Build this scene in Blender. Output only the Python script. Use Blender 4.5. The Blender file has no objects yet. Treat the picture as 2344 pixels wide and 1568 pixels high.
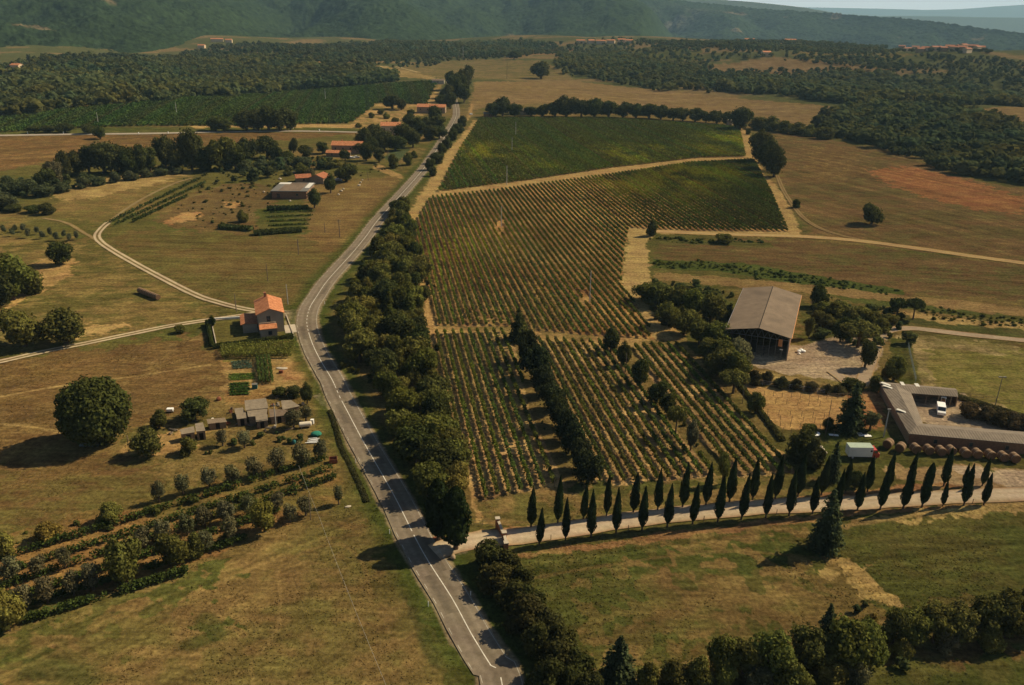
import bpy, math, random, numpy as np
from mathutils import Matrix, Vector
rng = np.random.default_rng(7); random.seed(7)
sc = bpy.context.scene; COL = sc.collection
# ------------------------------------------------------------------ camera
F = 2080*2343/2560; CX, CY = 1171.5, 784.0
PT = math.atan(854/2080); RL = 0.014; H = 95.0
_fw = np.array([0, math.cos(PT), -math.sin(PT)]); _r = np.array([1., 0, 0]); _u = np.array([0, math.sin(PT), math.cos(PT)])
_rt = _r*math.cos(RL)+_u*math.sin(RL); _up = -_r*math.sin(RL)+_u*math.cos(RL)
EYE = np.array([0, 0, H])
cd = bpy.data.cameras.new('camera'); cam = bpy.data.objects.new('camera', cd); COL.objects.link(cam)
cam.matrix_world = Matrix(((_rt[0], _up[0], -_fw[0], 0), (_rt[1], _up[1], -_fw[1], 0), (_rt[2], _up[2], -_fw[2], H), (0, 0, 0, 1)))
cd.sensor_width = 36; cd.lens = 36*2080/2560; cd.clip_start = 1; cd.clip_end = 150000
sc.camera = cam
# ------------------------------------------------------------------ noise + terrain
def _hash(ix, iy, s):
    n = (ix.astype(np.int64)*374761393 + iy.astype(np.int64)*668265263 + s*1274126177) & 0xffffffff
    n = ((n ^ (n >> 13))*1274126177) & 0xffffffff
    n = n ^ (n >> 16)
    return (n & 0xffff)/65535.0
def vn(x, y, s=0):
    x = np.asarray(x, float); y = np.asarray(y, float)
    ix = np.floor(x); iy = np.floor(y); fx = x-ix; fy = y-iy
    fx = fx*fx*(3-2*fx); fy = fy*fy*(3-2*fy)
    a = _hash(ix, iy, s); b = _hash(ix+1, iy, s); c = _hash(ix, iy+1, s); d = _hash(ix+1, iy+1, s)
    return (a*(1-fx)+b*fx)*(1-fy)+(c*(1-fx)+d*fx)*fy
def fbm(x, y, s=0, o=4):
    t = 0; a = .5; n = 0
    for k in range(o):
        t = t+a*vn(x, y, s+k*17); n += a; a *= .5; x = x*2.03+5.1; y = y*2.03+1.7
    return t/n
def sst(a, b, x):
    t = np.clip((np.asarray(x, float)-a)/(b-a), 0, 1); return t*t*(3-2*t)
def hgt(x, y):
    x = np.asarray(x, float); y = np.asarray(y, float)
    r = np.hypot(x, y); az = np.degrees(np.arctan2(x, y))
    w = sst(480, 1000, r)
    z = w*(6.0*np.sin(x*.0085+1.0)*np.sin(y*.0062+.6)+3.5*np.sin(x*.015+y*.009))
    z = z+14*sst(1100, 1700, r)*sst(-6, 8, az)
    z = z+20*np.exp(-((az-26.5)/4.5)**2)*np.exp(-((r-1640)/150)**2)
    z = z-230*sst(13, 21, az)*sst(2050, 2800, r)-60*sst(2300, 3000, r)
    return z
def ray(x, y): return _fw*F+_rt*(x-CX)-_up*(y-CY)
_RS = np.geomspace(45, 2600, 420)
def at(x, y, z=0.0):
    """point on the terrain (plus z) that this picture position of the survey shows: walk along the line of sight to the first ground"""
    d = ray(x, y); d = d/math.hypot(d[0], d[1]); P = EYE[:2]+np.outer(_RS, d[:2]); gap = H+_RS*d[2]-z-hgt(P[:, 0], P[:, 1]); k = np.nonzero(gap <= 0)[0]
    if len(k) and k[0] > 0:
        lo, hi = _RS[k[0]-1], _RS[k[0]]
        for _ in range(24):
            m = (lo+hi)/2
            if H+m*d[2]-z-float(hgt(m*d[0], m*d[1])) > 0: lo = m
            else: hi = m
        r = hi
    elif len(k): r = _RS[0]*(H-z)/max(1e-6, H-z-gap[0]) if gap[0] < H else _RS[0]; r = (H-z)/max(-d[2], 1e-4)
    else: j = np.nonzero(_RS > 900)[0]; r = _RS[j][np.argmin(gap[j]/_RS[j])]
    return np.array([r*d[0], r*d[1], float(hgt(r*d[0], r*d[1]))+z])
def s(x, y): return (x*2343/2560, y*2343/2560)
def zq(x0, y0, k=.25): return lambda x, y: s(x0+x*k, y0+y*k)
def proj(p):
    v = np.asarray(p)-EYE; return CX+F*(v@_rt)/(v@_fw), CY-F*(v@_up)/(v@_fw)
def tall(p, ytop):
    lo, hi = 0., 70.
    for _ in range(30):
        m = (lo+hi)/2
        if proj(p+np.array([0, 0, m]))[1] > ytop: lo = m
        else: hi = m
    return max(lo, .3)
def dist(p): return float((np.asarray(p)-EYE)@_fw)
def mpp(p): return dist(p)/F     # metres per survey pixel
# ------------------------------------------------------------------ object helpers
def tag(o, label=None, cat=None, group=None, kind=None):
    if label: o['label'] = label
    if cat: o['category'] = cat
    if group: o['group'] = group
    if kind: o['kind'] = kind
    return o
def empty(name, loc, rz=0, label=None, cat=None, group=None):
    o = bpy.data.objects.new(name, None); COL.objects.link(o); o.location = loc; o.rotation_euler = (0, 0, rz); o.empty_display_size = .1
    return tag(o, label, cat, group)
def link(name, me, parent=None, color=None):
    o = bpy.data.objects.new(name, me); COL.objects.link(o)
    if parent: o.parent = parent
    if color is not None: o.color = (*color, 1)
    return o
def npmesh(name, V, Q, mat=None, smooth=False, col=None):
    me = bpy.data.meshes.new(name); V = np.asarray(V, np.float32); Q = np.asarray(Q, np.int32); k = Q.shape[1]
    me.vertices.add(len(V)); me.vertices.foreach_set('co', V.ravel())
    me.loops.add(Q.size); me.loops.foreach_set('vertex_index', Q.ravel())
    me.polygons.add(len(Q)); me.polygons.foreach_set('loop_start', np.arange(0, Q.size, k, dtype=np.int32))
    try: me.polygons.foreach_set('loop_total', np.full(len(Q), k, dtype=np.int32))
    except Exception: pass
    if smooth: me.polygons.foreach_set('use_smooth', np.ones(len(Q), dtype=bool))
    if col is not None:
        a = me.color_attributes.new('Col', 'FLOAT_COLOR', 'POINT')
        a.data.foreach_set('color', np.concatenate([col, np.ones((len(col), 1))], 1).astype(np.float32).ravel())
    me.update(calc_edges=True)
    if mat: me.materials.append(mat)
    return me
class MB:
    def __init__(self): self.v = []; self.f = []
    def quad(self, *p):
        n = len(self.v); self.v += [tuple(map(float, q)) for q in p]; self.f.append(tuple(range(n, n+len(p)))); return self
    def box(self, c, sz, rz=0, rx=0):
        n = len(self.v); M = Matrix.Rotation(rz, 3, 'Z') @ Matrix.Rotation(rx, 3, 'X')
        for dx, dy, dz in ((-1, -1, -1), (1, -1, -1), (1, 1, -1), (-1, 1, -1), (-1, -1, 1), (1, -1, 1), (1, 1, 1), (-1, 1, 1)):
            q = M @ Vector((dx*sz[0]/2, dy*sz[1]/2, dz*sz[2]/2)); self.v.append((c[0]+q.x, c[1]+q.y, c[2]+q.z))
        for a in ((0, 3, 2, 1), (4, 5, 6, 7), (0, 1, 5, 4), (1, 2, 6, 5), (2, 3, 7, 6), (3, 0, 4, 7)): self.f.append(tuple(n+i for i in a))
        return self
    def tube(self, pts, rad, k=6, cap=True):
        pts = [Vector(p) for p in pts]; n0 = len(self.v)
        if not hasattr(rad, '__len__'): rad = [rad]*len(pts)
        for i, p in enumerate(pts):
            d = (pts[min(i+1, len(pts)-1)]-pts[max(i-1, 0)]).normalized()
            a = d.cross(Vector((0, 0, 1)) if abs(d.z) < .9 else Vector((1, 0, 0))).normalized(); b = d.cross(a)
            for j in range(k):
                t = 2*math.pi*j/k; q = p+(a*math.cos(t)+b*math.sin(t))*rad[i]; self.v.append(tuple(q))
        for i in range(len(pts)-1):
            for j in range(k):
                self.f.append((n0+i*k+j, n0+i*k+(j+1) % k, n0+(i+1)*k+(j+1) % k, n0+(i+1)*k+j))
        if cap:
            self.f.append(tuple(n0+j for j in range(k))); self.f.append(tuple(n0+(len(pts)-1)*k+j for j in reversed(range(k))))
        return self
    def prism(self, poly, z0, z1):
        n = len(self.v); k = len(poly)
        self.v += [(p[0], p[1], z0) for p in poly]+[(p[0], p[1], z1) for p in poly]
        self.f.append(tuple(range(n+k-1, n-1, -1))); self.f.append(tuple(range(n+k, n+2*k)))
        for i in range(k): self.f.append((n+i, n+(i+1) % k, n+k+(i+1) % k, n+k+i))
        return self
    def build(self, name, mat, parent=None, smooth=False):
        me = bpy.data.meshes.new(name); me.from_pydata(self.v, [], self.f); me.update()
        if smooth: me.polygons.foreach_set('use_smooth', np.ones(len(me.polygons), dtype=bool))
        me.materials.append(mat); return link(name, me, parent)
# ------------------------------------------------------------------ materials
def newmat(name):
    m = bpy.data.materials.new(name); m.use_nodes = True; nt = m.node_tree; nt.nodes.clear()
    out = nt.nodes.new('ShaderNodeOutputMaterial'); return m, nt, out
def N(nt, t, **kw):
    n = nt.nodes.new(t)
    for k, v in kw.items():
        if k in n.inputs: n.inputs[k].default_value = v
        else: setattr(n, k, v)
    return n
def mixc(nt, fac, a, b, mode='MIX'):
    n = nt.nodes.new('ShaderNodeMix'); n.data_type = 'RGBA'; n.blend_type = mode
    for i, v in ((0, fac), (6, a), (7, b)):
        if hasattr(v, 'is_linked') or hasattr(v, 'links'): nt.links.new(v, n.inputs[i])
        else: n.inputs[i].default_value = v if not isinstance(v, tuple) else (*v, 1)
    return n.outputs[2]
def mat(name, c, rough=.85, var=.25, scale=1.5, bump=.0, wave=None, spec=.25, c2=None, metal=0, stain=.0):
    m, nt, out = newmat(name); L = nt.links.new
    bs = N(nt, 'ShaderNodeBsdfPrincipled', Roughness=rough); bs.inputs['Specular IOR Level'].default_value = spec; bs.inputs['Metallic'].default_value = metal
    tc = N(nt, 'ShaderNodeTexCoord')
    n1 = N(nt, 'ShaderNodeTexNoise', Scale=scale, Detail=6.0, Roughness=.65); L(tc.outputs['Object'], n1.inputs['Vector'])
    dk = tuple(x*(1-var) for x in c); lt = tuple(min(1, x*(1+var)) for x in (c2 or c))
    ramp = N(nt, 'ShaderNodeMapRange'); ramp.inputs['From Min'].default_value = .3; ramp.inputs['From Max'].default_value = .7
    L(n1.outputs[0], ramp.inputs[0]); col = mixc(nt, ramp.outputs[0], dk, lt)
    if stain:
        n2 = N(nt, 'ShaderNodeTexNoise', Scale=scale*.25, Detail=4.0); L(tc.outputs['Object'], n2.inputs['Vector'])
        r2 = N(nt, 'ShaderNodeMapRange'); r2.inputs['From Min'].default_value = .5; r2.inputs['From Max'].default_value = .7; r2.inputs['To Max'].default_value = stain
        L(n2.outputs[0], r2.inputs[0]); col = mixc(nt, r2.outputs[0], col, tuple(x*.45 for x in c))
    hsrc = n1.outputs[0]
    if wave:
        ax, wsc, amt = wave
        w = N(nt, 'ShaderNodeTexWave', Scale=wsc, Distortion=.6, Detail=2.0); w.wave_type = 'BANDS'; w.bands_direction = ax
        L(tc.outputs['Object'], w.inputs['Vector'])
        mr = N(nt, 'ShaderNodeMapRange'); mr.inputs['To Min'].default_value = 1-amt; L(w.outputs[1], mr.inputs[0])
        col = mixc(nt, 1.0, col, mr.outputs[0], 'MULTIPLY'); hsrc = w.outputs[1]
    L(col, bs.inputs['Base Color'])
    if bump:
        b = N(nt, 'ShaderNodeBump', Strength=bump, Distance=.1); L(hsrc, b.inputs['Height']); L(b.outputs[0], bs.inputs['Normal'])
    L(bs.outputs[0], out.inputs[0]); return m
def leafmat(name, trans=.25, attr=False):
    m, nt, out = newmat(name); L = nt.links.new
    oi = N(nt, 'ShaderNodeObjectInfo'); ge = N(nt, 'ShaderNodeNewGeometry')
    mr = N(nt, 'ShaderNodeMapRange'); mr.inputs['To Min'].default_value = .72; mr.inputs['To Max'].default_value = 1.32; L(ge.outputs['Random Per Island'], mr.inputs[0])
    tc = N(nt, 'ShaderNodeTexCoord'); n1 = N(nt, 'ShaderNodeTexNoise', Scale=.45, Detail=3.0); L(ge.outputs['Position'], n1.inputs['Vector'])
    r2 = N(nt, 'ShaderNodeMapRange'); r2.inputs['From Min'].default_value = .3; r2.inputs['From Max'].default_value = .7; r2.inputs['To Min'].default_value = .7; r2.inputs['To Max'].default_value = 1.3; L(n1.outputs[0], r2.inputs[0])
    mu = N(nt, 'ShaderNodeMath', operation='MULTIPLY'); L(mr.outputs[0], mu.inputs[0]); L(r2.outputs[0], mu.inputs[1])
    c = mixc(nt, 1.0, oi.outputs['Color'], mu.outputs[0], 'MULTIPLY')
    if attr:
        ac = N(nt, 'ShaderNodeAttribute', attribute_name='Col'); c = mixc(nt, 1.0, c, ac.outputs['Color'], 'MULTIPLY')
    hs = N(nt, 'ShaderNodeHueSaturation'); h2 = N(nt, 'ShaderNodeMapRange'); h2.inputs['To Min'].default_value = .475; h2.inputs['To Max'].default_value = .515
    L(n1.outputs[0], h2.inputs[0]); L(h2.outputs[0], hs.inputs['Hue']); L(c, hs.inputs['Color'])
    d = N(nt, 'ShaderNodeBsdfDiffuse'); t = N(nt, 'ShaderNodeBsdfTranslucent'); mx = N(nt, 'ShaderNodeMixShader'); mx.inputs[0].default_value = trans
    L(hs.outputs[0], d.inputs[0]); L(hs.outputs[0], t.inputs[0]); L(d.outputs[0], mx.inputs[1]); L(t.outputs[0], mx.inputs[2]); L(mx.outputs[0], out.inputs[0])
    return m
def groundmat(name, fine=1.0, bump=.6, attr=True):
    m, nt, out = newmat(name); L = nt.links.new
    at_ = N(nt, 'ShaderNodeAttribute', attribute_name='Col'); ge = N(nt, 'ShaderNodeNewGeometry')
    bs = N(nt, 'ShaderNodeBsdfDiffuse', Roughness=.5)
    def nz(sc_, lo, hi, det=5.0, st=None):
        src = ge.outputs['Position']
        if st:
            mp = N(nt, 'ShaderNodeMapping'); mp.inputs['Scale'].default_value = st[:3]; mp.inputs['Rotation'].default_value = (0, 0, st[3]); L(src, mp.inputs[0]); src = mp.outputs[0]
        n = N(nt, 'ShaderNodeTexNoise', Scale=sc_, Detail=det, Roughness=.7); L(src, n.inputs['Vector'])
        r = N(nt, 'ShaderNodeMapRange'); r.inputs['From Min'].default_value = .3; r.inputs['From Max'].default_value = .7; r.inputs['To Min'].default_value = lo; r.inputs['To Max'].default_value = hi
        L(n.outputs[0], r.inputs[0]); return n, r.outputs[0]
    n1, a = nz(1.1, 1-.58*fine, 1+.58*fine, 9.0); n2, b = nz(.12, 1-.22*fine, 1+.22*fine); n3, c3 = nz(.55, 1-.34*fine, 1+.34*fine, 5.0, (.10, 1.0, 1, .25))
    m1 = N(nt, 'ShaderNodeMath', operation='MULTIPLY'); L(a, m1.inputs[0]); L(b, m1.inputs[1])
    m2 = N(nt, 'ShaderNodeMath', operation='MULTIPLY'); L(m1.outputs[0], m2.inputs[0]); L(c3, m2.inputs[1])
    c = mixc(nt, 1.0, at_.outputs['Color'], m2.outputs[0], 'MULTIPLY')
    hs = N(nt, 'ShaderNodeHueSaturation'); h2 = N(nt, 'ShaderNodeMapRange'); h2.inputs['To Min'].default_value = .47; h2.inputs['To Max'].default_value = .53
    L(n2.outputs[0], h2.inputs[0]); L(h2.outputs[0], hs.inputs['Hue']); L(c, hs.inputs['Color']); L(hs.outputs[0], bs.inputs['Color'])
    bp = N(nt, 'ShaderNodeBump', Strength=bump, Distance=.35); L(n1.outputs[0], bp.inputs['Height']); L(bp.outputs[0], bs.inputs['Normal'])
    L(bs.outputs[0], out.inputs[0]); return m
M = dict(
 leaf=leafmat('leaf', .32), bark=mat('bark', (.09, .06, .04), var=.3, scale=6), ground=groundmat('ground'), strip=groundmat('strip', .35, .25),
 vine=leafmat('vine_leaf', .2, True),
 terracotta=mat('terracotta_tiles', (.46, .15, .055), var=.3, scale=1.2, wave=('X', 2.2, .35), bump=.3, c2=(.56, .24, .11), stain=.3),
 terracotta2=mat('old_terracotta', (.36, .13, .06), var=.3, scale=1.0, wave=('X', 2.0, .35), bump=.3, stain=.3),
 fibre=mat('fibre_cement_sheets', (.185, .132, .088), var=.28, scale=.7, wave=('Y', 1.6, .22), bump=.3, stain=.6),
 fibre2=mat('weathered_sheets', (.25, .20, .14), var=.3, scale=.8, wave=('X', 1.5, .25), bump=.3, stain=.5),
 plaster=mat('grey_plaster', (.30, .25, .19), var=.12, scale=1.0, stain=.3), stone=mat('field_stone', (.27, .19, .12), var=.35, scale=3.0, bump=.3),
 brickw=mat('brown_brick', (.22, .12, .07), var=.3, scale=2.5, bump=.2), brickred=mat('red_brick', (.30, .13, .07), var=.3, scale=3.0, bump=.2),
 cream=mat('cream_plaster', (.55, .42, .28), var=.1, scale=1.0, stain=.2), dark=mat('dark_opening', (.02, .017, .013), var=.2, spec=.1),
 steel=mat('grey_steel', (.14, .13, .11), rough=.6, var=.2, spec=.4), white=mat('white_paint', (.78, .78, .76), rough=.5, var=.06, scale=2, spec=.4, stain=.15),
 red=mat('red_paint', (.42, .04, .025), rough=.45, var=.1, spec=.5), glass=mat('dark_glass', (.03, .04, .05), rough=.12, var=.1, spec=.7), rubber=mat('rubber', (.02, .02, .02), var=.2),
 palegreen=mat('pale_green_roof', (.33, .40, .32), rough=.6, var=.1, scale=1.2, stain=.4), wood=mat('weathered_wood', (.20, .15, .10), var=.3, scale=4),
 hay=mat('hay', (.20, .118, .062), var=.35, scale=5, bump=.4, wave=('Y', 2.5, .25)), haycap=mat('hay_face_shaded', (.12, .068, .038), var=.35, scale=7, bump=.4), net=mat('bale_net', (.36, .26, .17), var=.25, scale=6),  # bale ends: their shade is put into a darker hay colour
 concrete=mat('concrete', (.42, .36, .28), var=.2, scale=1.2, stain=.4), tarp=mat('green_tarp', (.02, .16, .11), var=.2, scale=2, bump=.3), rust=mat('rusty_iron', (.20, .07, .035), var=.35, scale=3),
 line=mat('road_paint', (.62, .58, .50), var=.3, scale=2.0, stain=.5), paneltrans=mat('pale_skylight', (.62, .60, .54), rough=.5, var=.1, stain=.2),
 orange=mat('orange_sheet', (.48, .22, .09), var=.2, scale=2), tank=mat('tank_cream', (.66, .58, .46), rough=.5, var=.1, stain=.2), teal=mat('teal_plastic', (.02, .12, .12), rough=.5, var=.1),
 bluegrey=mat('blue_grey_sheet', (.12, .15, .15), var=.2, scale=1.0, wave=('X', 2, .2)), pole=mat('pole_wood', (.16, .12, .09), var=.25, scale=3), polec=mat('pole_concrete', (.42, .40, .36), var=.12, scale=3),
 silver=mat('silver_paint', (.45, .45, .46), rough=.35, var=.05, spec=.6),
)
# ------------------------------------------------------------------ light, sky, view
ELEV = math.radians(41); sx, sy = .93, .37
AZ = math.atan2(sx, sy)
sd = bpy.data.lights.new('sun', 'SUN'); sd.energy = 5.0; sd.angle = math.radians(.55); sd.color = (1.0, .835, .55)
so = bpy.data.objects.new('sun', sd); COL.objects.link(so)
sv = Vector((math.cos(ELEV)*math.sin(AZ), math.cos(ELEV)*math.cos(AZ), math.sin(ELEV))); so.rotation_euler = sv.to_track_quat('Z', 'Y').to_euler()
w = bpy.data.worlds.new('World'); sc.world = w; w.use_nodes = True; nt = w.node_tree; nt.nodes.clear()
sk = nt.nodes.new('ShaderNodeTexSky'); sk.sky_type = 'NISHITA'; sk.sun_disc = False; sk.sun_elevation = ELEV; sk.sun_rotation = AZ; sk.dust_density = 1.0; sk.air_density = 1.0; sk.ozone_density = .6; sk.altitude = 100
bg = nt.nodes.new('ShaderNodeBackground'); bg.inputs[1].default_value = .050; ow = nt.nodes.new('ShaderNodeOutputWorld')

tcw = nt.nodes.new('ShaderNodeTexCoord'); sp_ = nt.nodes.new('ShaderNodeSeparateXYZ'); nt.links.new(tcw.outputs['Generated'], sp_.inputs[0])
mrw = nt.nodes.new('ShaderNodeMapRange'); mrw.interpolation_type = 'SMOOTHSTEP'; mrw.inputs['From Min'].default_value = .07; mrw.inputs['From Max'].default_value = -.01; nt.links.new(sp_.outputs[2], mrw.inputs[0])
mxw = nt.nodes.new('ShaderNodeMix'); mxw.data_type = 'RGBA'; nt.links.new(mrw.outputs[0], mxw.inputs[0]); nt.links.new(sk.outputs[0], mxw.inputs[6]); mxw.inputs[7].default_value = (23, 21.5, 20.2, 1)
nt.links.new(mxw.outputs[2], bg.inputs[0]); nt.links.new(bg.outputs[0], ow.inputs[0])
sc.view_settings.view_transform = 'Standard'; sc.view_settings.look = 'None'; sc.view_settings.gamma = 1; sc.view_settings.exposure = .32
sc.render.engine = 'CYCLES'; cy = sc.cycles; cy.max_bounces = 5; cy.diffuse_bounces = 3; cy.transmission_bounces = 3; cy.transparent_max_bounces = 4; cy.volume_bounces = 0
try: cy.use_denoising = True
except Exception: pass
#@@PART2
# ------------------------------------------------------------------ ground
def wp(pts): return np.array([at(*q)[:2] for q in pts])
def pip(x, y, poly):
    ins = np.zeros(x.shape, bool); n = len(poly)
    for i in range(n):
        x1, y1 = poly[i]; x2, y2 = poly[(i+1) % n]
        if y1 == y2: continue
        c = ((y1 > y) != (y2 > y)) & (x < (x2-x1)*(y-y1)/(y2-y1)+x1); ins ^= c
    return ins
def pld(x, y, line):
    d = np.full(x.shape, 1e9)
    for (x1, y1), (x2, y2) in zip(line[:-1], line[1:]):
        dx, dy = x2-x1, y2-y1; l2 = dx*dx+dy*dy+1e-9
        t = np.clip(((x-x1)*dx+(y-y1)*dy)/l2, 0, 1); d = np.minimum(d, np.hypot(x-x1-t*dx, y-y1-t*dy))
    return d
def ordn_(n): return f"{n}{'th' if 10 <= n % 100 <= 20 else {1: 'st', 2: 'nd', 3: 'rd'}.get(n % 10, 'th')}"
def smooth(pts, step=3.0):
    P = np.array(pts, float); out = []
    P = np.vstack([2*P[0]-P[1], P, 2*P[-1]-P[-2]])
    for i in range(1, len(P)-2):
        n = max(2, int(np.linalg.norm(P[i+1]-P[i])/step))
        for k in range(n):
            t = k/n; a, b, c, d = P[i-1:i+3]
            out.append(.5*((2*b)+(-a+c)*t+(2*a-5*b+4*c-d)*t*t+(-a+3*b-3*c+d)*t**3))
    out.append(P[-2]); return np.array(out)
ROADS = [(1257,1713),(1227,1666),(1179,1588),(1131,1499),(1072,1407),(1039,1348),(987,1244),(924,1133),(900,1090),(867,1027),(850,995),(830,950),(807,912),(786,872),(773,837),(767,805),(774,772),(792,742),(821,700),(877,638),(915,592),(945,551),(1000,490),(1057,425),(1092,375),(1118,332),(1137,300),(1141,282),(1138,260),(1128,225),(1120,200)]
ROAD = smooth([(-.4, 60), (-.8, 70)]+[tuple(at(*s(*q))[:2]) for q in ROADS])
ROAD2 = smooth(wp([(-120, 309), (0, 311), (300, 307), (500, 303), (690, 301), (845, 304)]))
DRIVE = smooth([at(*s(*q))[:2] for q in [(1085,1382),(1137,1364),(1212,1349),(1300,1342),(1425,1325),(1565,1303),(1690,1288),(1815,1277),(1940,1267),(2125,1260),(2255,1251),(2440,1241),(2600,1236)]])
TRACK1 = smooth(wp([(585,712),(555,707),(500,693),(440,672),(330,615),(265,578),(232,556),(222,540),(234,522),(250,508)]))
TRACK3 = smooth(wp([(245,512),(290,478),(340,448),(400,420),(440,408)]))
TRACK2 = smooth(wp([(600,714),(560,722),(480,733),(400,745),(300,765),(200,786),(100,806),(0,829),(-80,846)]))
BRANCH = smooth(wp([(236,560),(212,545),(190,532),(150,510),(100,500)]))
A_ = [(985,452),(1130,437),(1400,400),(1580,373),(1725,366),(1765,440),(1805,531),(1640,530),(1490,525),(1440,522),(1430,560),(1420,642),(1500,777),(1350,768),(1220,757),(1160,748),(1000,747),(976,650),(957,572),(945,520)]
B_ = [(1097,272),(1400,272),(1690,292),(1706,360),(1600,362),(1400,385),(1200,415),(1003,440),(1060,330)]
C_ = [(985,762),(1150,757),(1180,800),(1212,940),(1292,1110),(1100,1152),(1085,1140),(1060,1030),(1022,920)]
D_ = [(1215,775),(1390,785),(1430,830),(1520,960),(1640,1090),(1440,1112),(1362,1108),(1310,985),(1240,850)]
E_ = [(1450,792),(1550,790),(1620,860),(1700,950),(1790,1040),(1825,1085),(1690,1092),(1600,1005),(1490,870)]
L_ = [(-60,276),(0,270),(300,240),(640,210),(990,187),(998,192),(975,240),(862,236),(800,283),(690,285),(560,290),(400,289),(250,291),(-60,308)]
ROWD = np.array([-.17, .985]); ROWD /= np.linalg.norm(ROWD); ROWP = np.array([ROWD[1], -ROWD[0]])
TAN = (.38, .235, .092); STRAW = (.34, .235, .09); DRY = (.188, .124, .046); BROWN = (.132, .080, .031); OLV = (.098, .085, .025); GRN = (.062, .072, .017); ORG = (.27, .115, .046); BEI = (.21, .135, .062); GRV = (.40, .30, .20)
TRK = (.44, .35, .23)
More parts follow.
